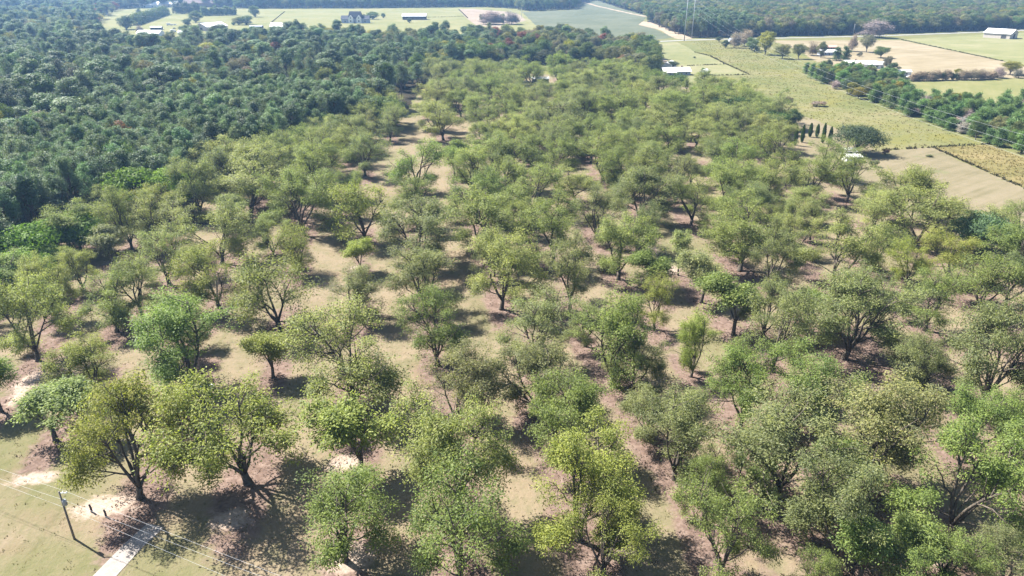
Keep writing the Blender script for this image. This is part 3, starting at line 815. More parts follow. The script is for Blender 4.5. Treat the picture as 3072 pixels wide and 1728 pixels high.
for k, (v, bx, by, ty, w) in enumerate([(l.split()[0], *map(float, l.split()[1:])) for l in WALL_TREES.split('|')]):
    one('glossy_tree', 'oak0' if k % 2 else 'round3', v, bx, by, ty, w * 1.05, 'vivid' if k == 0 else 'd', f'glossy dark green round tree, {ORD[k]} along the far edge of the orchard', 'tree', 'dark trees on the far orchard edge')
for k, (bx, by, ty, w, kk) in enumerate(((1050, 560, 195, 400, 0), (1330, 540, 200, 330, 1), (620, 830, 520, 360, 0), (420, 800, 580, 260, 1), (240, 960, 625, 400, 1), (200, 1150, 830, 420, 0), (20, 1190, 900, 340, 1), (400, 980, 770, 240, 0))):
    one('spreading_tree', f'broad{kk}', 'A', bx, by, ty, w, 'vivid', f'low spreading vivid green tree, {ORD[k]} of eight along the pine wood edge', 'tree', 'vivid green spreading trees at the wood edge')
for k, (v, bx, by, ty, w, kk) in enumerate((('G', 330, 960, 730, 270, 1), ('G', 180, 930, 750, 200, 0), ('L', 2400, 1080, 860, 330, 0), ('L', 2520, 1020, 880, 240, 1), ('A', 1450, 330, 180, 150, 0))):
    one('spreading_tree', f'broad{kk}' if v != 'G' else f'round{kk}', v, bx, by, ty, w, 'vivid' if v != 'G' else 'hw', f'rounded fresh green tree, {ORD[k]} of five beside the grass lane', 'tree', 'green trees beside the grass lane')

# farmyard trees and field trees on the right
for (v, bx, by, ty, w, key, tn, nm, lab) in (
        ('R', 615, 400, 185, 170, 'round1', 'grey', 'field_tree', 'tall grey-green tree in the tan hayfield near the road'),
        ('R', 795, 470, 330, 160, 'round3', 'hw', 'field_tree', 'smaller dark green round tree in the hayfield behind the long house'),
        ('R', 430, 390, 180, 100, 'bare0', 'tan', 'bare_tree', 'thin leafless tree in the hayfield beside the tall grey-green tree'),
        ('R', 245, 505, 330, 110, 'cedar0', 'd', 'cedar_tree', 'pointed dark cedar, the left of the pair by the small white house'),
        ('R', 350, 525, 320, 100, 'cedar0', 'd', 'cedar_tree', 'pointed dark cedar, the right of the pair by the small white house'),
        ('R', 50, 470, 270, 110, 'round2', 'olive', 'yard_tree', 'olive tree standing left of the small white house'),
        ('R', 860, 640, 450, 90, 'round4', 'grey', 'yard_tree', 'narrow greyish tree at the right end of the long house'),
        ('R', 930, 690, 530, 130, 'round0', 'oak', 'yard_tree', 'dark tree between the long house and the small shed'),
        ('R', 530, 455, 400, 62, 'shrub0', 'grey', 'field_shrub', 'round brownish shrub alone in the hayfield'),
        ('R', 700, 215, 0, 290, 'bare1', 'twig', 'bare_tree', 'wide pinkish leafless tree at the wood edge beside the road'),
        ('R', 1760, 700, 605, 90, 'round2', 'gold', 'hedge_tree', 'yellow-green tree standing out of the leafless hedgerow'),
        ('R', 2400, 680, 515, 220, 'round1', 'gold', 'field_tree', 'yellowish tree above a thicket at the corner of the hayfield'),
        ('R', 2250, 720, 590, 130, 'bare0', 'twig', 'bare_tree', 'leafless tree left of the yellowish corner thicket'),
        ('R', 2500, 720, 610, 110, 'bare1', 'grey', 'bare_tree', 'grey leafless tree right of the yellowish corner thicket'),
        ('O', 1540, 640, 370, 170, 'round0', 'gold', 'roadside_tree', 'tall yellow-topped tree at the end of the overgrown corridor'),
        ('O', 1740, 690, 520, 150, 'round4', 'olive', 'roadside_tree', 'olive tree right of the tall yellow-topped tree'),
        ('O', 1930, 690, 515, 140, 'round1', 'olive', 'roadside_tree', 'olive round tree halfway between yellow-topped tree and cedars'),
        ('O', 2090, 650, 490, 120, 'bare0', 'tan', 'bare_tree', 'pale leafless tree left of the small white house'),
        ('O', 1075, 560, 470, 80, 'round2', 'oak', 'roadside_shrub', 'dark round bush left of the grey roadside shed'),
        ('O', 1000, 490, 430, 70, 'round0', 'oak', 'roadside_shrub', 'dark small bush at the road by the steel pylons'),
        ('O', 1180, 560, 380, 120, 'bare1', 'tan', 'bare_tree', 'brownish tree behind the left end of the grey roadside shed'),
        ('O', 1300, 540, 350, 130, 'bare0', 'tan', 'bare_tree', 'brownish tree behind the middle of the grey roadside shed'),
        ('O', 1390, 590, 440, 130, 'round3', 'hw', 'roadside_tree', 'dark green tree right of the grey roadside shed'),
        ('O', 1420, 610, 520, 100, 'shrub1', 'oak', 'roadside_shrub', 'dark low bush in front of the roadside trees'),
        ('W', 400, 500, 30, 330, 'cedar0', 'young', 'cedar_tree', 'fresh green cone-shaped tree at the upper end of the farm yard'),
        ('W', 130, 480, 40, 300, 'round0', 'hw', 'yard_tree', 'dark green tree left of the cone-shaped yard tree'),
        ('W', 400, 1150, 620, 420, 'round3', 'oak', 'yard_tree', 'dark heavy tree at the left side of the white farmhouse'),
        ('W', 1000, 900, 720, 260, 'round1', 'oak', 'yard_tree', 'dark spreading tree behind the white farmhouse'),
        ('W', 690, 870, 790, 90, 'shrub0', 'oak', 'yard_shrub', 'small dark bush in the shade behind the white farmhouse'),
        ('G', 2100, 345, 265, 60, 'cedar0', 'pine', 'cedar_tree', 'small dark conifer at the edge of the grey-green crop field'),
        ('G', 2120, 540, 415, 100, 'round2', 'rust', 'rust_tree', 'rust-red tree at the wood edge near the white farmhouse'),
        ('N', 1790, 250, 115, 200, 'bare1', 'twig', 'bare_tree', 'round lilac-grey leafless tree left of the hidden grey house'),
        ('N', 2010, 250, 120, 150, 'bare0', 'twig', 'bare_tree', 'round lilac-grey leafless tree right of the hidden grey house'),
        ('N', 1712, 230, 140, 60, 'bush0', 'grey', 'yard_tree', 'dull purple-grey bush left of the lilac-grey trees'),
        ('N', 1920, 245, 140, 50, 'bush0', 'young', 'yard_tree', 'narrow green tree between the two lilac-grey trees'),
        ('N', 580, 198, 120, 110, 'bush1', 'hw', 'field_tree', 'dark round tree right of the dark-roofed house'),
        ('N', 690, 185, 135, 40, 'bush0', 'hw', 'field_tree', 'small round tree in the meadow between house and white barn'),
        ('N', 485, 190, 145, 55, 'bush0', 'olive', 'field_tree', 'small olive tree close behind the dark-roofed house'),
        ('N', 955, 235, 185, 40, 'bush0', 'oak', 'field_tree', 'little dark tree at the front of the white barn'),
        ('M', 505, 188, 105, 66, 'cedar0', 'pine', 'field_tree', 'small dark tree alone in the far left meadow'),
        ('M', 1235, 290, 140, 140, 'bush1', 'hw', 'field_tree', 'round tree behind the gabled white barn in the left meadow'),
        ('M', 1130, 330, 240, 110, 'bush1', 'oak', 'field_tree', 'dark tree left of the gabled white barn'),
        ('M', 1180, 410, 330, 150, 'bush1', 'oak', 'field_tree', 'broad dark tree in front of the gabled white barn'),
        ('M', 1090, 410, 335, 110, 'bush0', 'oak', 'field_tree', 'dark tree at the end of the lot with parked vehicles'),
        ('M', 1890, 320, 200, 170, 'bush1', 'hw', 'field_tree', 'large dark green tree on the meadow boundary'),
        ('M', 1790, 320, 215, 140, 'bush1', 'olive', 'field_tree', 'olive tree on the meadow boundary'),
        ('M', 2000, 220, 70, 110, 'bush0', 'pine', 'field_tree', 'dark tree at the far end of the meadow boundary'),
        ('M', 1720, 325, 285, 50, 'bush0', 'pine', 'field_tree', 'small dark tree at the near end of the meadow boundary'),
        ('M', 345, 380, 200, 170, 'bush1', 'oak', 'field_tree', 'dark tree at the near end of the clipped hedge'),
        ('M', 530, 440, 330, 90, 'bare0', 'twig', 'bare_tree', 'purplish leafless tree below the clipped hedge'),
        ('M', 1000, 165, 50, 110, 'bare1', 'twig', 'bare_tree', 'purple-brown tree left of the far dark block of trees')):
    one(nm, key, v, bx, by, ty, w, tn, lab, 'shrub' if 'shrub' in nm else 'tree')

# hedges and tree belts
def hedge(name, a, b, w, h, tint, label, step=1.0, key='round3'):
    """one clipped hedge or belt of trees: leaf blades filling a long rounded bank"""
    a, b = np.asarray(a)[:2], np.asarray(b)[:2]
    L = np.linalg.norm(b - a)
    r = np.random.default_rng(int(L * 10))
    n = int(min(26000, L * 130))
    t = r.uniform(0, 1, n)
    ph = r.uniform(-0.15, math.pi + 0.15, n)
    lump = 1 + 0.16 * np.sin(t * L / 3.1) + 0.1 * np.sin(t * L / 1.3 + 1)
    rr = lump * r.uniform(0.7, 1.02, n)
    d = (b - a) / L
    nn = np.array((-d[1], d[0]))
    c2 = a + t[:, None] * (b - a) + nn * (np.cos(ph) * rr * w / 2)[:, None]
    c = np.stack((c2[:, 0], c2[:, 1], np.abs(np.sin(ph)) ** 0.6 * rr * h), 1)
    o_ = np.stack((nn[0] * np.cos(ph), nn[1] * np.cos(ph), np.sin(ph) + 0.2), 1)
    tang = unit(np.cross(o_, r.normal(0, 1, (n, 3))))
    Ls = r.uniform(1.2, 2.3, n)
    me = leaf_mesh(name, c, tang, Ls, Ls * 0.6, unit(o_), None, r)
    o = link(name, me, M_ROUND)
    o['tint'] = list(TINT[tint])
    return tag(o, label, 'hedge')
hedge('hedge', VP('M', 430, 330), VP('M', 850, 185), 16, 14, 'hw', 'long clipped dark green hedge running up the far left meadow')
hedge('hedge', VP('M', 960, 178), VP('M', 1300, 180), 14, 20, 'oak', 'tall dark block of trees at the far end of the left meadow')  # dark trees, built in the shape of one hedge bank
hedge('hedge', VP('M', 1310, 205), VP('M', 1760, 195), 14, 15, 'pine', 'mixed tree belt closing the left meadow behind the gabled barn')

# leafless hedgerow on the right, bush by bush
hA, hB = VP('R', 1165, 758), VP('R', 2190, 735)
for k in range(34):
    t = k / 33
    b = hA + (hB - hA) * t + np.array((rng.normal(0, .6), rng.normal(0, .8), 0))
    dark = k % 5 == 2 or rng.random() < .2
    plant('hedgerow_bush', 'bare%d' % (k % 2) if not dark else 'shrub%d' % (k % 3), (b[0], b[1], 0.05), rng.uniform(5, 7.5) if not dark else rng.uniform(3, 4.5), rng.uniform(5.5, 8) if not dark else rng.uniform(4, 6.5), rng.uniform(0, 6.28),
          'tan' if not dark else 'oak', ('bare tan bush in the leafless hedgerow below the hayfield' if not dark else 'dark leafy bush at the foot of the leafless hedgerow'), 'shrub', 'bushes of the leafless hedgerow' if not dark else 'leafy bushes under the hedgerow')

# shrubs scattered in the fields
for (v, bx, by, ty, w, tn, lab) in (('T', 1068, 600, 535, 90, 'olive', 'olive shrub on the mown field near the oak shadow'), ('T', 1180, 478, 430, 55, 'rust', 'small brownish shrub at the fence beyond the oak shadow'),
                                    ('T', 1632, 502, 482, 64, 'olive', 'low flat shrub near the corner of the mown field'), ('T', 1800, 778, 758, 26, 'grey', 'tiny dark tuft alone in the mown field'),
                                    ('H', 560, 790, 715, 70, 'hw', 'sapling clump at the near side of the overgrown corridor'), ('H', 590, 810, 770, 70, 'grey', 'brownish brush beside the sapling clump in the corridor'),
                                    ('H', 800, 790, 730, 50, 'twig', 'bare brush clump in the overgrown corridor'), ('H', 1010, 800, 765, 90, 'twig', 'wide brownish brush patch in the overgrown corridor'),
                                    ('H', 680, 800, 760, 40, 'young', 'small green sapling in the overgrown corridor'), ('H', 395, 300, 250, 60, 'oak', 'dark bush at the road end of the corridor'),
                                    ('O', 840, 870, 805, 90, 'hw', 'dark bush behind the little white shed'), ('O', 820, 825, 795, 40, 'young', 'small green bush left of the little white shed'),
                                    ('O', 715, 682, 660, 30, 'oak', 'tiny dark bush in the middle of the farm yard'), ('D', 1240, 380, 290, 60, 'b', 'weedy sprout by the blue-green ride-on mower')):
    one('field_shrub', 'shrub%d' % int(rng.integers(0, 3)), v, bx, by, ty, w, tn, lab, 'shrub')

# ------------------------------------------------------------------ woods
def scatter(poly, step, test=None, jitter=0.38):
    pl = np.array([p[:2] for p in poly])
    lo, hi = pl.min(0), pl.max(0)
    gx, gy = np.meshgrid(np.arange(lo[0], hi[0], step), np.arange(lo[1], hi[1], step))
    p = np.stack((gx.ravel(), gy.ravel()), 1)
    p += rng.uniform(-jitter, jitter, p.shape) * step
    return p[inpoly(p[:, 0], p[:, 1], pl)]
def view_px(p, z=0.0):
    d = np.stack((p[:, 0], p[:, 1] * CP + (CAM_H - z) * SP, p[:, 1] * -SP + (CAM_H - z) * CP), 1)
    return 1536 + FPX * d[:, 0] / d[:, 1], 864 + FPX * d[:, 2] / d[:, 1]
PLANT = [Q(*p) for p in ((-200, 900), (0, 705), (270, 550), (430, 520), (560, 446), (760, 390), (900, 330), (930, 300), (760, 262), (560, 282), (330, 330), (120, 400), (0, 440), (-260, 480))]
PLANT = np.array([p[:2] for p in PLANT])
wl = scatter(WOOD_L, 5.6)
inp = inpoly(wl[:, 0], wl[:, 1], PLANT)
wl = wl[inp | (rng.random(len(wl)) < 0.29)]
l0 = np.array([p[:2] for p in LANES[0]])
for dx_ in (-6, 0, 7):
    for dy_ in (-7, 0, 7): wl = wl[~inpoly(wl[:, 0] + dx_, wl[:, 1] + dy_, l0)]
far = wl[:, 1] > 420
keep = np.where(far, rng.random(len(wl)) < np.clip(0.75 - (wl[:, 1] - 420) / 2600, 0.3, 0.75), True)
wl = wl[keep]
px, py = view_px(wl, 14)
wl = wl[(px > -90) & (px < 2200) & (py > -25) & (py < 1000)]
fr = scatter(WOOD_R, 11.0)
px, py = view_px(fr, 14)
fr = fr[(px > 1600) & (px < 3150) & (py > -16)]
back = [P(*p) for p in ((250, 34), (430, 24), (560, 20), (760, 26), (1100, 25), (1440, 21), (1545, 26), (1570, 34), (1723, 28), (1745, 10))]
back += [np.array((330., 2600., 0)), np.array((-1900., 2600., 0)), np.array((-1900., 1500., 0))]
bk = scatter(back, 12.5)
px, py = view_px(bk, 14)
bk = bk[(px > -60) & (px < 1800) & (py > -16)]
cand = []                                         # (x, y, kind, tint, w, h)
for p in wl:
    plan = inpoly(p[:1], p[1:], PLANT)[0]
    right = p[0] > -25 and p[1] > 430
    u = rng.random()
    n1 = math.sin(p[0] * .021 + 1.3) * math.sin(p[1] * .017 + .4) + 0.5 * math.sin(p[0] * .05 - p[1] * .043)
    if plan: kind = 'pine' if u < .96 else 'hard'
    elif right: kind = 'hard' if u < .88 else 'pine'
    else: kind = 'pine' if u < .5 + .35 * n1 else 'hard'
    if kind == 'pine':
        cand.append((p[0], p[1], 'pine', 'pine2' if plan else ('pine' if rng.random() < .7 else 'pine2'), rng.uniform(4.8, 7.2) if plan else rng.uniform(7.5, 12.5), (rng.uniform(17, 23) if plan else rng.uniform(14, 29)) * (1 if p[1] < 560 else 0.9)))
    else:
        v = rng.random()
        tn = 'hw' if v < .36 else 'olive' if v < .62 else 'grey' if v < .78 else 'oak' if v < .88 else 'gold' if v < .955 else 'red'
        if plan and tn in ('gold', 'oak'): tn = 'rust'
        cand.append((p[0], p[1], 'hard', tn, rng.uniform(8, 15), rng.uniform(11, 21) * (1 if p[1] < 560 else 0.92)))
for p in fr:
    v = rng.random()
    pn = p[0] < 330 and p[1] < 1250 and rng.random() < .7
    tn = 'pine' if pn else 'hw' if v < .4 else 'olive' if v < .66 else 'grey' if v < .8 else 'oak' if v < .96 else 'gold'
    cand.append((p[0], p[1], 'pine' if pn else 'hard', tn, rng.uniform(8, 10) if pn else rng.uniform(11, 17), rng.uniform(20, 25) if pn else rng.uniform(15, 23)))
for p in bk:
    v = rng.random()
    tn = 'pine' if v < .45 else 'hw' if v < .75 else 'olive' if v < .9 else 'oak'
    cand.append((p[0], p[1], 'pine' if tn == 'pine' else 'hard', tn, rng.uniform(10, 14) if tn == 'pine' else rng.uniform(12, 18), rng.uniform(18, 25)))
cand.sort(key=lambda c: math.hypot(c[0], c[1]))
print('WOOD', len(cand))
def edge_rank(pts, line, lim):
    """place of each point along a boundary, or -1 where it stands further back"""
    best = np.full(len(pts), 1e9); at = np.zeros(len(pts)); run = 0.0
    for a, b in zip(line[:-1], line[1:]):
        a, b = np.asarray(a)[:2], np.asarray(b)[:2]
        L = np.linalg.norm(b - a)
        t = np.clip(((pts - a) @ (b - a)) / L ** 2, 0, 1)
        d = np.linalg.norm(pts - (a + t[:, None] * (b - a)), axis=1)
        m_ = d < best
        best[m_] = d[m_]; at[m_] = run + t[m_] * L
        run += L
    near = np.where(best < lim)[0]
    out_ = -np.ones(len(pts), int)
    out_[near[np.argsort(at[near])]] = np.arange(len(near))
    return out_
TENS = ('', '', 'twenty', 'thirty', 'forty', 'fifty', 'sixty', 'seventy', 'eighty', 'ninety')
def nth(k):
    if k < len(ORD): return ORD[k]
    k += 1
    return TENS[k // 10 % 10] + ('-' + ORD[k % 10 - 1] if k % 10 else 'th') if k < 100 else 'hundred-and-' + nth(k - 101)
single = {'pine': 0, 'hard': 0}
stuff = []
pick = [c for c in cand if c[2] == 'pine' and c[0] < 150 and c[1] < 800][:290]
rk = edge_rank(np.array([c[:2] for c in pick]), WOOD_L[:11], 9.0)
front = {(c[0], c[1]): int(k) for c, k in zip(pick, rk) if k >= 0}
PINE_LAB = {True: 'straight dark pine of the close planted pine wood left of the orchard', False: 'tall dark pine in the mixed wood beyond the planted pines'}
HARD_LAB = {'hw': 'green broadleaf tree', 'olive': 'olive broadleaf tree', 'grey': 'greyish thin-leaved tree', 'oak': 'dark evergreen oak', 'gold': 'yellowing broadleaf tree', 'red': 'red autumn tree', 'rust': 'rust-brown autumn tree'}
for c in cand:
    x, y, kind, tn, w, h = c
    if single[kind] < 290 and x < 150 and y < 800:
        single[kind] += 1
        if kind == 'pine':
            pl = bool(inpoly(np.array([x]), np.array([y]), PLANT)[0])
            plant('pine_tree', 'pine%d' % int(rng.integers(4, 10) if pl else rng.integers(0, 10)), (x, y, 0.03), w, h, rng.uniform(0, 6.28), tn, f'tall pine, {nth(front[(x, y)])} from the left along the orchard-facing edge of the wood' if (x, y) in front else PINE_LAB[pl], 'tree', 'pines of the planted wood' if pl else 'pines of the mixed wood', jit=0.18)
        else:
            where = 'in the wood behind the orchard' if x > -30 else 'among the pines of the left wood'
            plant('broadleaf_tree', 'round%d' % int(rng.integers(0, 5)), (x, y, 0.03), w, h, rng.uniform(0, 6.28), tn, HARD_LAB[tn] + ' ' + where, 'tree', HARD_LAB[tn] + 's ' + where, jit=0.16)
    else:
        stuff.append(c)

# the young pines and brush between the corridor and the hayfield
STRIP = [Q(*p) for p in ((2020, 188), (2012, 168), (2050, 160), (2130, 172), (2270, 208), (2290, 250), (2390, 268), (2470, 282), (2576, 262), (2660, 270), (2720, 330), (2720, 440), (2576, 392), (2480, 362), (2300, 298), (2140, 243))]
sp = scatter(STRIP, 7.6)
sc = []
for p in sp:
    v = rng.random()
    near = p[1] < 470
    if v < (.66 if near else .28): sc.append((p[0], p[1], 'youngpine', 'young', rng.uniform(4.5, 7.5), rng.uniform(6.5, 13)))
    elif v < .88: sc.append((p[0], p[1], 'round', ('hw', 'olive', 'gold', 'oak', 'young')[int(rng.integers(0, 5))], rng.uniform(5, 9), rng.uniform(5, 12)))
    else: sc.append((p[0], p[1], 'bare', 'twig', rng.uniform(4, 7), rng.uniform(3.5, 7)))
print('STRIP', len(sc))
SL = {'youngpine': ('young_pine', 'bushy bright green young pine beside the overgrown power-line corridor', 'young pines along the corridor'),
      'round': ('young_tree', 'leafy young tree among the young pines along the corridor', 'leafy young trees along the corridor'),
      'bare': ('bare_bush', 'bare purplish bush among the young pines along the corridor', 'bare bushes along the corridor')}
sc.sort(key=lambda c: math.hypot(c[0], c[1]))
sc = sc[:295]
rk = edge_rank(np.array([c[:2] for c in sc]), [Q(2045, 200), Q(2140, 243), Q(2300, 298), Q(2480, 362), Q(2576, 392)], 6.5)
cnt = 0
for (x, y, k, tn, w, h), kk in zip(sc, rk):
    nm, lab, grp = SL[k]
    if kk >= 0: lab = {'youngpine': 'bushy young pine', 'round': 'leafy young tree', 'bare': 'bare purplish bush'}[k] + f', {nth(int(kk))} from the road along the corridor edge'
    plant(nm, k + '%d' % int(rng.integers(0, {'youngpine': 3, 'round': 5, 'bare': 2}[k])), (x, y, 0.03), w, h, rng.uniform(0, 6.28), tn, lab, 'tree' if k != 'bare' else 'shrub', grp, jit=0.12)

# everything further back in the woods: one mass, made of whole trees
srcs = []
for key in ['pine%d' % i for i in range(10)] + ['round%d' % i for i in range(5)]:
    s = SHAPE[key]
    import bmesh
    bm = bmesh.new()
    bm.from_mesh(s['leaf'])
    k0 = len(bm.faces)
    bm.from_mesh(s['wood'])
    bm.faces.ensure_lookup_table()
    for f in bm.faces[k0:]: f.material_index = 1
    me = bpy.data.meshes.new('wood_tree_' + key)
    bm.to_mesh(me); bm.free()
    me.materials.append(s['leaf'].materials[0]); me.materials.append(s['wood'].materials[0])
    srcs.append((bpy.data.objects.new('wood_tree_' + key, me), s['w'], s['h']))
def forest(name, items, label):
    n_ = len(items)
    kid = np.array([(int(rng.integers(0, 10)) if c[2] == 'pine' else 10 + int(rng.integers(0, 5))) for c in items], np.int32)
    vs = np.array([(c[0], c[1], 0.03) for c in items], np.float32)
    me = bpy.data.meshes.new(name)
    me.from_pydata(vs.tolist(), [], [])
    a = me.attributes.new('kid', 'INT', 'POINT'); a.data.foreach_set('value', kid)
    a = me.attributes.new('turn', 'FLOAT', 'POINT'); a.data.foreach_set('value', rng.uniform(0, 6.28, n_).astype(np.float32))
    sc3 = np.array([(c[4] / srcs[k][1], c[4] / srcs[k][1], c[5] / srcs[k][2]) for c, k in zip(items, kid)], np.float32)
    a = me.attributes.new('size', 'FLOAT_VECTOR', 'POINT'); a.data.foreach_set('vector', sc3.ravel())
    tn = np.array([np.array(TINT[c[3]]) * (1 + rng.normal(0, .05, 3)) * (1 + rng.normal(0, .2)) for c in items], np.float32)
    tn = np.concatenate((np.clip(tn, .004, 1), np.ones((n_, 1), np.float32)), 1)
    a = me.attributes.new('tint', 'FLOAT_COLOR', 'POINT'); a.data.foreach_set('color', tn.ravel().astype(np.float32))
    o = link(name, me)
    ng = bpy.data.node_groups.new(name + '_nodes', 'GeometryNodeTree')
    ng.interface.new_socket('Geometry', in_out='INPUT', socket_type='NodeSocketGeometry')
    ng.interface.new_socket('Geometry', in_out='OUTPUT', socket_type='NodeSocketGeometry')
    gi, go = ng.nodes.new('NodeGroupInput'), ng.nodes.new('NodeGroupOutput')
    jn = ng.nodes.new('GeometryNodeJoinGeometry')
    for so_, _, _ in reversed(srcs):
        oi = ng.nodes.new('GeometryNodeObjectInfo')
        oi.inputs['Object'].default_value = so_
        oi.inputs['As Instance'].default_value = True
        ng.links.new(oi.outputs['Geometry'], jn.inputs[0])
    def attr(nm, ty):
        q = ng.nodes.new('GeometryNodeInputNamedAttribute')
        q.data_type = ty
        q.inputs['Name'].default_value = nm
        return q.outputs['Attribute']
    ip = ng.nodes.new('GeometryNodeInstanceOnPoints')
    ip.inputs['Pick Instance'].default_value = True
    ng.links.new(gi.outputs[0], ip.inputs['Points'])
    ng.links.new(jn.outputs[0], ip.inputs['Instance'])
    ng.links.new(attr('kid', 'INT'), ip.inputs['Instance Index'])
    cx = ng.nodes.new('ShaderNodeCombineXYZ')
    ng.links.new(attr('turn', 'FLOAT'), cx.inputs['Z'])
    ng.links.new(cx.outputs[0], ip.inputs['Rotation'])
    ng.links.new(attr('size', 'FLOAT_VECTOR'), ip.inputs['Scale'])
    ng.links.new(ip.outputs[0], go.inputs[0])
    md = o.modifiers.new('trees', 'NODES')
    md.node_group = ng
    return tag(o, label, 'forest', kind='stuff')
forest('forest', [c for c in stuff if c[0] < 150 and c[1] < 1450 and not (c[1] > 950 and c[0] > 100)], 'depth of the mixed pine and broadleaf wood left of the orchard')
forest('far_forest', [c for c in stuff if not (c[0] < 150 and c[1] < 1450 and not (c[1] > 950 and c[0] > 100))], 'far woods behind the meadows and the road')

# ------------------------------------------------------------------ buildings
M_WHITE = metal_roof('white_metal_roof', (.70, .70, .69))
M_GALV = metal_roof('galvanised_roof', (.30, .33, .36))
M_DARKR = paint('dark_shingle', (.055, .06, .075), 0.9, 0.15, 0.3, 1.5)
M_BROWNR = paint('brown_shingle', (.20, .15, .14), 0.9, 0.15, 0.3, 1.5)
M_WALL = paint('white_siding', (.62, .62, .60), 0.8, 0.2, 0.1, 0.6)
M_BLUEW = paint('blue_grey_siding', (.28, .31, .38), 0.8, 0.2, 0.12, 0.6)
M_TANW = paint('tan_metal_siding', (.42, .37, .33), 0.7, 0.25, 0.1, 0.5)
M_BRICKW = paint('brown_siding', (.17, .12, .10), 0.85, 0.15, 0.15, 0.8)
M_GLASS = paint('window_glass', (.03, .035, .045), 0.15, 0.6, 0.1, 1.0)
M_DOOR = paint('dark_door', (.06, .055, .055), 0.7, 0.2, 0.2, 1.0)
M_TRIM = paint('white_trim', (.70, .70, .68), 0.7, 0.2, 0.05, 1.0)
M_TIMBER = paint('grey_timber', (.16, .14, .125), 0.95, 0.1, 0.25, 3.0)
M_STEEL = paint('galvanised_steel', (.26, .275, .29), 0.5, 0.5, 0.1, 1.0)
M_DARK = paint('dark_timber', (.055, .045, .04), 0.95, 0.1, 0.3, 4.0)
M_WIRE = paint('aluminium_wire', (.33, .34, .36), 0.5, 0.4, 0.05, 1.0)

def gable(name, loc, rz, L, D, wh, rh, wall, roof, label, cat='building', over=0.5, wins=(), doors=(), open_front=None, chimney=None, posts=0):
    """house or barn: long side along x, ridge along x; wins/doors as (side, position along it, z, width, height)"""
    e = empty(name, (loc[0], loc[1], 0.06), rz, label, cat)
    x, y = L / 2, D / 2
    b = MB()
    b.add([(-x, -y, 0), (x, -y, 0), (x, y, 0), (-x, y, 0), (-x, -y, wh), (x, -y, wh), (x, y, wh), (-x, y, wh), (-x, 0, wh + rh), (x, 0, wh + rh)],
          ([] if open_front == 'f' else [(0, 1, 5, 4)]) + [(2, 3, 7, 6), (1, 2, 6, 9, 5), (3, 0, 4, 8, 7), (0, 3, 2, 1)])
    b.build('wall', wall, e)
    s = rh / y
    t = 0.18
    ox, oy = x + over, y + over
    zl, zt = wh - over * s + 0.04, wh + rh + 0.04
    r = MB()
    for sg in (-1, 1):
        vs = [(-ox, sg * oy, zl), (ox, sg * oy, zl), (ox, 0, zt), (-ox, 0, zt)]
        vs += [(p[0], p[1], p[2] + t) for p in vs]
        r.add(vs, [(0, 1, 2, 3), (4, 7, 6, 5), (0, 4, 5, 1), (1, 5, 6, 2), (3, 2, 6, 7), (0, 3, 7, 4)])
    ro = r.build('roof', roof, e)
    if chimney is not None:
        MB().box(chimney - 0.5, chimney + 0.5, -0.5, 0.5, wh + rh * 0.6, wh + rh + 1.4).build('chimney', M_BRICKW, ro)
    def opening(side, p, z, w, h, nm, mt, trim=True):
        if side in 'fb':
            yy = -y if side == 'f' else y
            sg = -1 if side == 'f' else 1
            q = MB().box(p - w / 2, p + w / 2, min(yy, yy + sg * .06), max(yy, yy + sg * .06), z, z + h)
            o = q.build(nm, mt, e)
            if trim:
                k = MB()
                y0, y1 = sorted((yy + sg * .062, yy + sg * .1))
                k.box(p - w / 2 - .14, p - w / 2, y0, y1, z - .1, z + h + .14).box(p + w / 2, p + w / 2 + .14, y0, y1, z - .1, z + h + .14).box(p - w / 2, p + w / 2, y0, y1, z + h, z + h + .14)
                k.build('frame', M_TRIM, o)
        else:
            xx = -x if side == 'l' else x
            sg = -1 if side == 'l' else 1
            q = MB().box(min(xx, xx + sg * .06), max(xx, xx + sg * .06), p - w / 2, p + w / 2, z, z + h)
            o = q.build(nm, mt, e)
    for a in wins: opening(*a, 'window', M_GLASS)
    for a in doors: opening(*a, 'door', M_DOOR)
    for k in range(posts):
        px_ = -x + 0.3 + (L - 0.6) * k / max(1, posts - 1)
        MB().box(px_ - .14, px_ + .14, -y - .0, -y + .28, 0, wh).build('post', M_TIMBER, e)
    return e
def size_px(v, x0, x1, y):                        # metres between two picture columns on the ground row y
    return float(np.linalg.norm(VP(v, x0, y) - VP(v, x1, y)))

# white farmhouse and its wings
c = VP('W', 1100, 1080)
fh_ = gable('farmhouse', (c[0], c[1] + 4), rad(6), 22, 11, 3.2, 2.4, M_BLUEW, M_WHITE, 'white-roofed low farmhouse with blue-grey walls behind the orchard', 'house', 0.8,
            [('f', -2.5, 1.0, 1.4, 1.2), ('f', 3.5, 1.0, 1.6, 1.2), ('f', 7.5, 1.0, 1.4, 1.2), ('r', 2, 1, 1.4, 1.2), ('b', -5, 1, 1.4, 1.2), ('b', 5, 1, 1.4, 1.2)], [('f', 0.6, 0.05, 1.1, 2.1)], chimney=5)
w_ = MB()
w_.add([(-10, -9.5, 2.6), (-1.5, -9.5, 2.6), (-1.5, -5.3, 3.3), (-10, -5.3, 3.3), (-10, -9.5, 2.75), (-1.5, -9.5, 2.75), (-1.5, -5.3, 3.45), (-10, -5.3, 3.45)],
       [(0, 3, 2, 1), (4, 5, 6, 7), (0, 1, 5, 4), (1, 2, 6, 5), (2, 3, 7, 6), (3, 0, 4, 7)])
w_.build('porch_roof', M_WHITE, fh_)
for px_ in (-9.7, -5.7, -1.8): MB().box(px_ - .1, px_ + .1, -9.3, -9.1, 0, 2.6).build('porch_post', M_TRIM, fh_)
c = VP('W', 1000, 900)
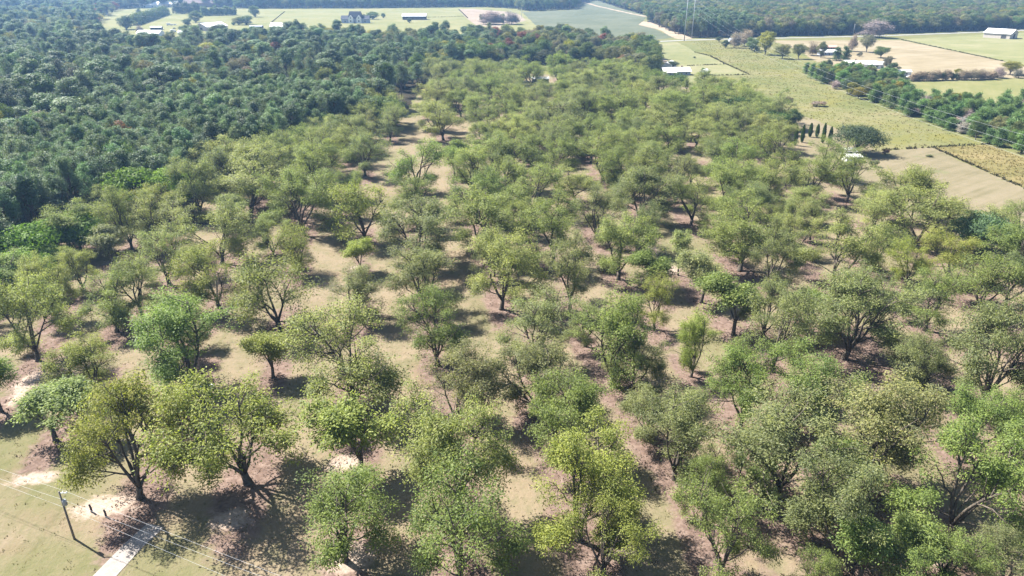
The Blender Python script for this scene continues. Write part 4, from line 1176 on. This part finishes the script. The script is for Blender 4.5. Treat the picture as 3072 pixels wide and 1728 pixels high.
gable('farm_barn', (c[0] - 2, c[1] + 6), rad(64), 18, 9, 3.0, 2.0, M_WALL, M_WHITE, 'white-roofed wing building close behind the white farmhouse', 'barn', 0.5, [('f', 4, 1, 1.3, 1.1)], [('f', 0, 0.05, 2.4, 2.3)])
c = VP('W', 1830, 1060)
gable('garden_shed', c, rad(55), 8, 5.5, 2.5, 1.6, M_WALL, M_WHITE, 'little white shed standing alone on the grass right of the farmhouse', 'shed', 0.3, [('f', 2, 1, .9, .8)], [('f', -1, 0.05, 1.2, 2.0)])
c = VP('W', 590, 560)
gable('garden_shed', c, rad(10), 9, 5, 2.4, 1.2, M_WALL, M_WHITE, 'small white-roofed outbuilding at the upper end of the farm yard', 'shed', 0.3, [], [('f', 0, 0.05, 1.2, 2.0)])
# sheds by the live oak
c = VP('T', 872, 560)
gable('open_shed', (c[0], c[1] + 3), rad(3), 6.6, 5.2, 2.3, 0.55, M_WALL, M_WHITE, 'white flat-roofed shed at the orchard corner, the nearer of two', 'shed', 0.5, [], [('f', 0, .05, 1.6, 2.0)])
c = VP('T', 838, 500)
gable('open_shed', (c[0], c[1] + 3), rad(3), 5.0, 5, 2.3, 0.9, M_WALL, M_WHITE, 'white flat-roofed shed under the live oak, the farther of two', 'shed', 0.5, [], [('f', 0, .05, 1.4, 2.0)])
# roof among the pecans
c = VP('G', 1500, 640)
gable('pole_shed', c, rad(4), 12, 7, 4.6, 0.9, M_TIMBER, M_WHITE, 'pale flat roof of a shed half hidden among the bright green pecans', 'shed', 0.5, open_front='f', posts=4)
# right: small house, long house, shed, roadside shed, big barn
c = VP('R', 150, 440)
gable('small_house', (c[0], c[1] + 4), rad(2), 17, 9, 3.2, 1.8, M_BLUEW, M_WHITE, 'small white-roofed house beside the two pointed cedars', 'house', 0.6, [('f', -4, 1, 1.6, 1.3), ('f', 4, 1, 1.6, 1.3)], [('f', 0, .05, 1.2, 2.1)])
c = VP('R', 150, 372)
gable('red_roof_shed', (c[0], c[1] + 5), rad(2), 19, 8, 2.6, 1.6, M_BRICKW, paint('faded_red_roof', (.42, .24, .20), 0.8, 0.2, 0.15, 0.5), 'faded red-roofed shed right behind the small white house', 'shed', 0.4, [], [('f', 3, .05, 2.4, 2.1)])
c = VP('R', 560, 580)
gable('long_house', (c[0], c[1] + 5), rad(-8), 26, 9, 3.0, 1.6, M_WALL, M_WHITE, 'long white-roofed house behind the young pines, its longer wing', 'house', 0.7, [('f', -8, 1, 1.5, 1.2), ('f', -2, 1, 1.5, 1.2), ('f', 7, 1, 1.5, 1.2)], [('f', 3, .05, 1.2, 2.1)], chimney=-4)
c = VP('R', 705, 600)
gable('long_house_wing', (c[0], c[1] + 3), rad(-14), 17, 10, 3.6, 1.8, M_WALL, M_WHITE, 'white-roofed carport building at the right end of the long house', 'house', 0.8, [('f', -4, 1.2, 2.0, 1.3), ('f', 3, 1.2, 2.0, 1.3)], [('f', 7, .05, 1.4, 2.2), ('r', 0, .05, 3, 2.6)])
c = VP('R', 1062, 690)
gable('field_shed', c, rad(-6), 11, 6, 3.2, 1.2, M_WALL, M_WHITE, 'small white shed at the start of the leafless hedgerow', 'shed', 0.4, [('f', 2, 1.2, 1.5, 1.0)], [('f', -2, .05, 1.6, 2.2)])
c2 = VP('O', 1250, 500)
gable('roadside_shed', (c2[0], c2[1] + 4), rad(2), 24, 8, 3.4, 1.4, M_BLUEW, M_GALV, 'grey shed among brownish trees by the road', 'shed', 0.4, [('f', -6, 1, 2, 1.2), ('f', 6, 1, 2, 1.2)], [('f', 0, .05, 2.6, 2.6)])
c = VP('R', 2330, 232)
gable('field_barn', (c[0] + 2, c[1] + 12), rad(-52), 30, 24, 6.0, 4.6, M_TANW, M_WHITE, 'large white-roofed barn with tan walls alone in the right pasture', 'barn', 0.8, [], [('r', 1, .05, 5.5, 5.4), ('f', 8, .05, 6, 4.4)])
# far left: dark house, long barn, gabled barn, others
c = VP('N', 395, 240)
dh = gable('dark_roof_house', (c[0], c[1] + 8), rad(0), 44, 13, 6.5, 4.5, M_BLUEW, M_DARKR, 'large dark-roofed house with white gables in the far meadow', 'house', 0.8,
           [('f', -16, 1.4, 2.2, 2.6), ('f', -9, 1.4, 2.2, 2.6), ('f', 9, 1.4, 2.2, 2.6), ('f', 16, 1.4, 2.2, 2.6), ('f', 2.5, 1.4, 2, 2.4)], [('f', -.5, .05, 1.6, 2.8)])
MB().add([(-11, -6.0, 9), (11, -6.0, 9), (11, 6.0, 9), (-11, 6.0, 9), (-9, -1, 17.5), (9, -1, 17.5), (9, 1, 17.5), (-9, 1, 17.5)], [(0, 3, 2, 1), (4, 5, 6, 7), (0, 1, 5, 4), (1, 2, 6, 5), (2, 3, 7, 6), (3, 0, 4, 7)]).build('upper_roof', M_DARKR, dh)
for gx in (-6.5, 6.5):
    d_ = MB().add([(gx - 4, -8.2, 0), (gx + 4, -8.2, 0), (gx + 4, -8.2, 7.5), (gx, -8.2, 12), (gx - 4, -8.2, 7.5), (gx - 4, -5.8, 0), (gx + 4, -5.8, 0), (gx + 4, -5.8, 7.5), (gx, -2.0, 12), (gx - 4, -5.8, 7.5)],
                  [(0, 1, 2, 3, 4), (0, 4, 9, 5), (1, 6, 7, 2), (2, 7, 8, 3), (4, 3, 8, 9)]).build('front_gable', M_WALL, dh)
    MB().box(gx - 1, gx + 1, -8.27, -8.2, 2, 4.4).build('window', M_GLASS, d_)
    MB().box(gx - .8, gx + .8, -8.27, -8.2, 7, 8.8).build('window', M_GLASS, d_)
c = VP('N', 1005, 205)
gable('meadow_barn', (c[0], c[1] + 8), rad(0), size_px('N', 885, 1125, 205), 16, 6.0, 3.6, M_BRICKW, M_WHITE, 'long white-roofed barn with dark open front in the far meadow', 'barn', 0.8, open_front='f', posts=9)
c = VP('N', 1850, 235)
gable('grey_house', (c[0], c[1] + 4), rad(0), 26, 12, 4.5, 3.0, M_BRICKW, M_GALV, 'grey-roofed house half hidden by two lilac-grey leafless trees', 'house', 0.6, [('f', -6, 1, 2, 1.6), ('f', 4, 1, 2, 1.6)], [('f', 10, .05, 2.6, 2.6)])
c = VP('M', 1400, 395)
gable('gabled_barn', (c[0], c[1] + 12), rad(62), 36, 24, 5.5, 4.5, M_TANW, M_WHITE, 'wide gabled white-roofed barn at the near edge of the left meadow', 'barn', 0.8, [], [('l', 0, .05, 5, 4.2), ('f', 6, .05, 4, 3.6)])
c = VP('M', 2310, 380)
gable('round_roof_shed', (c[0], c[1] + 6), rad(0), 26, 12, 4.0, 4.4, M_WALL, M_WHITE, 'bright white roof rising behind the wood in the left meadow', 'shed', 0.4)
c = VP('M', 2000, 370)
gable('low_shed', (c[0], c[1] + 6), rad(0), 18, 8, 3.0, 1.2, M_TIMBER, M_GALV, 'low dark shed left of the bright white roof', 'shed', 0.4, open_front='f', posts=4)
c = VP('M', 610, 470)
gable('yard_house', (c[0], c[1] + 10), rad(-4), 30, 14, 3.6, 3.2, M_WALL, M_GALV, 'pale grey roof showing over the wood below the clipped hedge', 'house', 0.6)
c = VP('M', 1120, 455)
gable('trailer_home', (c[0], c[1] + 10), rad(-2), 28, 10, 3.4, 2.2, M_WALL, M_GALV, 'grey-roofed long home at the wood edge in front of the parked vehicles', 'house', 0.5)
c = VP('M', 720, 385)
gable('cart_shed', (c[0], c[1] + 3), rad(8), 15, 7, 3.2, 1.4, M_TIMBER, M_GALV, 'small dark open shed in the left meadow below the hedge', 'shed', 0.4, open_front='f', posts=4)
c = VP('M', 640, 100)
gable('distant_house', (c[0], c[1] + 6), rad(0), 42, 18, 7, 5, M_WALL, M_WHITE, 'white distant house at the top of the left meadow', 'house', 0.6, [('f', -10, 1, 3, 2.5), ('f', 8, 1, 3, 2.5)])
c = VP('M', 830, 92)
gable('distant_house', (c[0], c[1] + 6), rad(0), 60, 20, 7, 6, M_TANW, M_GALV, 'pale tan distant house right of the white one above the hedge', 'house', 0.6, [('f', -16, 1, 3, 2.5), ('f', 12, 1, 3, 2.5)])
c = VP('M', 1400, 92)
gable('distant_house', (c[0], c[1] + 6), rad(0), 110, 26, 9, 12, M_BRICKW, M_BROWNR, 'broad brown-roofed distant house among trees at the top edge', 'house', 0.6, [('f', -30, 1, 4, 3), ('f', 20, 1, 4, 3)])

# ------------------------------------------------------------------ parked vehicles in the left meadow and a ride-on mower in the orchard
def wheel(parent, x, y, r, w):
    o = MB().tube([(x, y - w / 2, r), (x, y + w / 2, r)], [r, r], 12).build('wheel', M_DARK, parent)
    MB().tube([(x, y - w / 2 - .02, r), (x, y + w / 2 + .02, r)], [r * .55, r * .55], 8).build('rim', M_STEEL, o)
def car(v, px_, py_, rz, col, label, box=False):
    c = VP(v, px_, py_)
    e = empty('parked_car' if not box else 'box_truck', (c[0], c[1], 0.07), rz, label, 'car' if not box else 'truck')
    pm = paint('car_paint', col, 0.3, 0.5, 0.04, 1.0)
    if not box:
        b = MB()
        prof = [(-2.3, .35), (2.3, .35), (2.35, .8), (1.2, .95), (-2.2, 1.0), (-2.35, .7)]
        b.add([(x, -.9, z) for x, z in prof] + [(x, .9, z) for x, z in prof], [tuple(range(5, -1, -1)), tuple(range(6, 12))] + [(i, (i + 1) % 6, (i + 1) % 6 + 6, i + 6) for i in range(6)])
        b.build('body', pm, e)
        MB().add([(-1.9, -.8, 1.0), (1.1, -.8, .97), (.5, -.68, 1.55), (-1.4, -.68, 1.58), (-1.9, .8, 1.0), (1.1, .8, .97), (.5, .68, 1.55), (-1.4, .68, 1.58)],
                 [(0, 1, 2, 3), (7, 6, 5, 4), (1, 5, 6, 2), (0, 3, 7, 4), (3, 2, 6, 7)]).build('cabin', M_GLASS, e)
        MB().box(-1.35, .45, -.66, .66, 1.585, 1.63).build('roof', pm, e)
        for sx in (-1.4, 1.4):
            for sy in (-.82, .82): wheel(e, sx, sy, .36, .24)
        for sy in (-.6, .6): MB().box(2.33, 2.4, sy - .2, sy + .2, .6, .78).build('headlight', M_TRIM, e)
    else:
        MB().box(-3.6, 1.6, -1.2, 1.2, .9, 3.6).build('box', pm, e)
        MB().add([(1.75, -1.1, .6), (3.7, -1.1, .6), (3.7, -1.1, 1.5), (3.2, -1.0, 2.4), (1.75, -1.0, 2.5), (1.75, 1.1, .6), (3.7, 1.1, .6), (3.7, 1.1, 1.5), (3.2, 1.0, 2.4), (1.75, 1.0, 2.5)],
                 [(4, 3, 2, 1, 0), (5, 6, 7, 8, 9), (1, 2, 7, 6), (2, 3, 8, 7), (3, 4, 9, 8), (0, 5, 9, 4), (0, 1, 6, 5)]).build('cab', pm, e)
        for sx in (-2.4, 2.7):
            for sy in (-1.0, 1.0): wheel(e, sx, sy, .48, .3)
    return e
car('M', 893, 330, .4, (.55, .55, .56), 'white box truck, leftmost of the parked vehicles in the left meadow', True)
car('M', 940, 325, 1.2, (.7, .7, .7), 'white car parked in the middle of the left meadow lot')
car('M', 972, 325, .2, (.72, .72, .7), 'white car parked at the right of the left meadow lot')
car('M', 960, 372, .7, (.05, .05, .055), 'dark car parked below the white cars in the left meadow')
car('M', 945, 415, .9, (.75, .75, .75), 'white box truck nearest the wood in the left meadow lot', True)
car('M', 800, 378, .1, (.72, .72, .72), 'white car parked beside the dark open shed')
car('R', 1150, 715, .3, (.78, .78, .78), 'white car parked at the end of the leafless hedgerow')
car('R', 295, 470, .2, (.75, .75, .76), 'white car parked between the two pointed cedars')
for k_, (x_, y_) in enumerate(((2140, 95), (2180, 92), (2240, 100), (2300, 105), (2420, 105))):
    car('R', x_, y_ + 14, .2 * k_, ((.7, .7, .7), (.65, .66, .68), (.3, .33, .4), (.72, .72, .72), (.6, .62, .66))[k_], f'{ORD[k_]} parked car from the left under trees beyond the right barn')

c = VP('D', 1240, 340)
e = empty('ride_on_mower', (c[0], c[1], 0.08), rad(35), 'blue-green ride-on mower with pale hood parked beside a tall pecan', 'mower')
teal = paint('teal_paint', (.03, .17, .19), 0.35, 0.5, 0.08, 2.0)
navy = paint('navy_paint', (.03, .05, .13), 0.4, 0.5, 0.1, 2.0)
MB().add([(.2, -.42, .4), (1.35, -.36, .45), (1.35, -.3, .95), (.2, -.4, 1.1), (.2, .42, .4), (1.35, .36, .45), (1.35, .3, .95), (.2, .4, 1.1)],
         [(0, 1, 2, 3), (7, 6, 5, 4), (1, 5, 6, 2), (0, 3, 7, 4), (3, 2, 6, 7), (0, 4, 5, 1)]).build('hood', M_TRIM, e)
MB().box(-1.1, .2, -.55, .55, .35, .75).build('body', teal, e)
MB().box(-1.2, -.1, -.62, -.35, .75, .95).box(-1.2, -.1, .35, .62, .75, .95).build('fender', teal, e)
st = MB().box(-.75, -.2, -.27, .27, .78, .95).build('seat', navy, e)
MB().add([(-.85, -.27, .9), (-.72, -.27, .9), (-.82, -.25, 1.45), (-.95, -.25, 1.45), (-.85, .27, .9), (-.72, .27, .9), (-.82, .25, 1.45), (-.95, .25, 1.45)],
         [(0, 1, 2, 3), (7, 6, 5, 4), (1, 5, 6, 2), (0, 3, 7, 4), (3, 2, 6, 7)]).build('backrest', navy, st)
MB().box(-.6, .9, -.8, .8, .12, .3).build('mower_deck', teal, e)
MB().tube([(.25, 0, 1.0), (.05, 0, 1.35)], [.03, .03], 6).build('steering_column', M_DARK, e)
MB().tube([(.05 + .0 + .2 * math.cos(a) * .5, .2 * math.sin(a), 1.36 + .2 * math.cos(a) * .4) for a in np.linspace(0, 6.283, 13)], [.02] * 13, 5).build('steering_wheel', M_DARK, e)
for sy in (-.5, .5):
    wheel(e, -.75, sy, .42, .3); wheel(e, 1.05, sy, .27, .2)

# ------------------------------------------------------------------ poles and wires
def wire(name, a, b, sag, rd, label, group=None, n=28):
    pts = []
    for i in range(n + 1):
        t = i / n
        p = np.asarray(a) * (1 - t) + np.asarray(b) * t
        pts.append((p[0], p[1], p[2] - 4 * sag * t * (1 - t)))
    return tag(MB().tube(pts, [rd] * (n + 1), 4).build(name, M_WIRE, None), label, 'wire', group)
pb = VP('K', 372, 895)
ph_ = height_at(pb, src('K', 0, 178)[1])
e = empty('utility_pole', (pb[0], pb[1], 0.05), 0, 'grey timber utility pole with a transformer on the lawn beside the drive', 'utility pole')
MB().tube([(0, 0, -.4), (0, 0, ph_ * .5), (0, 0, ph_)], [.17, .145, .12], 10).build('pole', M_TIMBER, e, True)
tz = ph_ - 1.9
tr_ = MB().tube([(.42, -.1, tz - .55), (.42, -.1, tz - .5), (.42, -.1, tz + .42), (.42, -.1, tz + .5)], [.22, .29, .29, .2], 12).build('transformer', M_STEEL, e, True)
MB().tube([(.42, -.1, tz + .5), (.42, -.1, tz + .72)], [.06, .04], 8).build('bushing', M_TRIM, tr_)
MB().box(.1, .2, -.16, -.04, tz - .3, tz + .3).build('bracket', M_STEEL, e)
MB().box(.0, 1.15, -.05, .05, ph_ - .32, ph_ - .2).build('insulator_arm', M_TRIM, e)
for ix in (.55, 1.1): MB().tube([(ix, 0, ph_ - .2), (ix, 0, ph_ + .02)], [.07, .05], 8).build('insulator', M_TRIM, e)
wA = np.array((pb[0] + 1.1, pb[1], ph_ + .05))
for (yk, dz, lb) in ((760, 0.0, 'topmost wire running from the transformer pole'), (890, -1.5, 'middle wire running from the transformer pole'), (1055, -3.0, 'lowest wire running from the transformer pole')):
    a = np.array((pb[0] + (1.1 if dz == 0 else .2), pb[1], ph_ + .05 + dz))
    f_ = P(*src('K', 1761, yk), a[2] - .3)
    d_ = f_ - a
    d_[2] = 0
    d_ /= np.linalg.norm(d_)
    wire('power_wire', a, a + d_ * 95, 0.9, .013, lb + ' across the lawn to the lower right', 'wires of the transformer pole')
    wire('power_wire', a, a - d_ * 70, 0.7, .013, lb + ' off to the left', 'wires of the transformer pole')
pb2 = VP('U', 1022, 832)
h2 = height_at(pb2, src('U', 0, 318)[1])
e = empty('utility_pole', (pb2[0], pb2[1], 0.05), 0, 'dark timber utility pole standing before the drooping blue-green tree', 'utility pole')
MB().tube([(0, 0, -.4), (.25, 0, h2)], [.18, .13], 10).build('pole', M_DARK, e, True)
MB().tube([(.45, 0, h2 - 1.3), (.45, 0, h2 - .4)], [.24, .24], 10).build('transformer', M_STEEL, e, True)
MB().tube([(.25, 0, h2), (.25, 0, h2 + .3)], [.06, .05], 8).build('insulator', M_TRIM, e)
a = np.array((pb2[0] + .25, pb2[1], h2 + .3))
f_ = P(*src('U', 1700, 600), h2 - .4) - a
f_[2] = 0; f_ /= np.linalg.norm(f_)
wire('power_wire', a, a + f_ * 75, 1.0, .014, 'upper wire leaving the dark timber pole at the mown field', 'wires of the dark pole')
wire('power_wire', a - np.array((0, 0, 1.4)), a + f_ * 75 - np.array((0, 0, 1.4)), 1.0, .014, 'lower wire leaving the dark timber pole at the mown field', 'wires of the dark pole')
# two steel transmission poles by the road and their conductors along the corridor
towers = []
for k_, (bx, by, lb) in enumerate(((595, 482, 'tall slim steel transmission pole by the road, left of the pair'), (682, 452, 'tall slim steel transmission pole by the road, right of the pair'))):
    b = VP('O', bx, by)
    b[1] = 900 + 40 * k_
    b[0] = ray(*src('O', bx, by))[0] / ray(*src('O', bx, by))[1] * b[1]
    towers.append(b)
    e = empty('transmission_pole', (b[0], b[1], 0.05), 0, lb, 'pylon')
    MB().tube([(0, 0, -.5), (0, 0, 26), (0, 0, 52)], [.55, .42, .26], 10).build('pole', M_STEEL, e, True)
    for zz in (29, 36, 43): MB().tube([(0, 0, zz), (2.4, 0, zz + .5)], [.16, .08], 6).build('arm', M_STEEL, e)
for k_, (dx, z0) in enumerate(((2.4, 29.5), (2.4, 36.5), (2.4, 43.5))):
    a = np.array((towers[1][0] + dx, towers[1][1], z0))
    b = np.array((196.0 + 4.0 * k_, -40.0, z0 - 2))
    wire('transmission_wire', a, b, 21.5 + 4 * k_, .026, f'{("lowest", "middle", "upper")[k_]} of the three transmission wires along the overgrown corridor', 'transmission wires over the corridor', 60)
    wire('transmission_wire', np.array((towers[0][0], towers[0][1], z0)), np.array((towers[0][0] - 700, towers[0][1] + 20, z0)), 12, .026, f'{("lowest", "middle", "upper")[k_]} transmission wire leaving the left steel pole over the crop field', 'transmission wires over the crop field', 40)
b = VP('R', 452, 190)
e = empty('utility_pole', (b[0], b[1], 0.05), 0, 'thin grey pole at the roadside behind the hayfield', 'utility pole')
MB().tube([(0, 0, -.4), (0, 0, 14)], [.3, .2], 8).build('pole', M_STEEL, e, True)
MB().box(-1.2, 1.2, -.1, .1, 12.6, 12.9).build('crossarm', M_TIMBER, e)
b = VP('N', 2110, 180)
e = empty('utility_pole', (b[0], b[1], 0.05), 0, 'pale utility pole on the track beside the crop field', 'utility pole')
MB().tube([(0, 0, -.4), (0, 0, 15)], [.35, .25], 8).build('pole', M_STEEL, e, True)
MB().box(-1.6, 1.6, -.12, .12, 13.4, 13.7).build('crossarm', M_TIMBER, e)

# two short timber posts on the bare dirt beside the drive
for k_, (bx, by, ty) in enumerate(((632, 488, 372), (848, 560, 452))):
    b = VP('K', bx, by)
    h_ = height_at(b, src('K', 0, ty)[1])
    e = empty('gate_post', (b[0], b[1], 0.06), rng.uniform(0, 1), f'short dark timber post on the pale dirt, {("farther from", "nearer to")[k_]} the drive', 'post')
    MB().tube([(0, 0, -.3), (.03, 0, h_ * .5), (-.06, .02, h_)], [.17, .15, .13], 8).build('post', M_DARK, e)
    MB().tube([(-.06, .02, h_), (-.06, .02, h_ + .05)], [.14, .06], 8).build('cap', M_TIMBER, e)

# ------------------------------------------------------------------ weeds, rough grass and fence-line growth (too many to count)
def tufts(name, pts, hgt, wid, tint, label, k=7, seed=3):
    r = np.random.default_rng(seed)
    n_ = len(pts)
    c = np.repeat(np.c_[pts, np.full(n_, 0.05)], k, 0)
    c[:, :2] += r.normal(0, wid * 0.5, (n_ * k, 2))
    d = np.c_[r.normal(0, .55, (n_ * k, 2)), np.ones(n_ * k)]
    L = np.repeat(r.uniform(.5, 1.4, n_), k) * r.uniform(.6, 1.2, n_ * k) * hgt
    cl = np.repeat(r.uniform(0, 1, n_), k)
    me = leaf_mesh(name, c, d, L, L * .45, None, .6 * cl + .4 * r.uniform(0, 1, n_ * k), r, .25)
    o = link(name, me, M_WEED)
    o['tint'] = list(tint)
    return tag(o, label, 'weeds', kind='stuff')
CORR = [Q(*p) for p in ((1740, 104), (1950, 104), (2000, 150), (2045, 205), (2140, 245), (2300, 298), (2460, 364), (2348, 368), (2180, 378), (2060, 302), (1985, 300), (1900, 262), (1790, 215), (1880, 190), (1800, 150))]
cp_ = scatter(CORR, 2.1)
pn = np.sin(cp_[:, 0] * .07 + np.sin(cp_[:, 1] * .05) * 2) * np.sin(cp_[:, 1] * .033 + 1)
tufts('weeds', cp_[(pn > .25) & (rng.random(len(cp_)) < .7)], .5, .6, (.17, .168, .045), 'yellow-green goldenrod weeds across the overgrown corridor', 6, 3)
tufts('weeds', cp_[(pn < .25) & (rng.random(len(cp_)) < .4)], .5, .6, (.118, .110, .052), 'olive rough grass across the overgrown corridor', 6, 4)
tufts('weeds', cp_[(rng.random(len(cp_)) < .06)], 0.6, .8, (.13, .108, .075), 'dry brown weed stalks in the overgrown corridor', 8, 5)
dpl = [np.asarray(q)[:2] for q in dr]
def off_drive(p_):
    ok = np.ones(len(p_), bool)
    for a, b in zip(dpl[:-1], dpl[1:]):
        tt = np.clip(((p_ - a) @ (b - a)) / ((b - a) @ (b - a)), 0, 1)
        ok &= np.linalg.norm(p_ - (a + tt[:, None] * (b - a)), axis=1) > 1.75
    return p_[ok]
def along(pts, step, w):
    out_ = []
    for a, b in zip(pts[:-1], pts[1:]):
        L = np.linalg.norm((b - a)[:2])
        k = int(L / step)
        t = rng.uniform(0, 1, k)[:, None]
        out_.append(a[:2] + t * (b - a)[:2] + rng.normal(0, w, (k, 2)))
    return np.concatenate(out_)
fences = [[Q(2190, 380), Q(2345, 371), Q(2490, 363)], [Q(2346, 371), Q(2592, 481), Q(2850, 608)], [P(2703, 119), P(3013, 185)], [P(2084, 157), P(2130, 168), P(2174, 191), P(2246, 223)],
          [P(2110, 228), P(2246, 224)], [P(2060, 198), P(2174, 193)], [VP('N', 1000, 185), VP('N', 1520, 168)], [VP('N', 1462, 95), VP('N', 1560, 190)], [VP('M', 2210, 290), VP('M', 2380, 150)]]
tufts('fence_line_weeds', np.concatenate([along(f, .55, .35) for f in fences]), .95, .35, (.065, .056, .034), 'dark weeds grown along the field fence lines', 6, 6)
wf = scatter([Q(*p) for p in ((2352, 373), (2490, 366), (2640, 425), (2850, 525), (2850, 600), (2592, 478))], 1.7)
tufts('weeds', wf[rng.random(len(wf)) < .75], .6, .5, (.15, .118, .055), 'rusty dry weeds over the small field right of the mown field', 6, 7)
lw = scatter(ORCH, 1.5)
lw = lw[(lw[:, 1] < 230)]
lw = off_drive(lw)
tufts('grass_tufts', lw[rng.random(len(lw)) < .34], .24, .45, (.085, .082, .036), 'short olive grass tufts between the orchard trees', 5, 8)
tufts('grass_tufts', lw[rng.random(len(lw)) < .26], .26, .45, (.150, .122, .078), 'short straw-coloured grass tufts between the orchard trees', 5, 18)
# fallen twigs and leaf litter under the trees
near_t = pos[(pos[:, 1] < 260)]
tw = np.repeat(near_t, 48, 0) + rng.normal(0, 3.8, (len(near_t) * 48, 2))
tufts('fallen_twigs', off_drive(tw), .36, .5, (.06, .042, .034), 'fallen twigs and dead leaves under the pecan trees', 4, 9)

# ------------------------------------------------------------------ haze
M_HAZE = bpy.data.materials.new('haze_air')
M_HAZE.use_nodes = True
hn = M_HAZE.node_tree
for x in list(hn.nodes): hn.nodes.remove(x)
ho = hn.nodes.new('ShaderNodeOutputMaterial')
hv = hn.nodes.new('ShaderNodeVolumePrincipled')
hv.inputs['Color'].default_value = (0.32, 0.58, 1.0, 1)
hv.inputs['Density'].default_value = 0.00010
hv.inputs['Anisotropy'].default_value = 0.25
hn.links.new(hv.outputs[0], ho.inputs['Volume'])
hz = MB().box(-2800, 3000, -400, 3300, -1.0, 80.0).build('haze', M_HAZE)
tag(hz, 'thin bluish haze over the orchard, woods and fields', 'haze', kind='stuff')
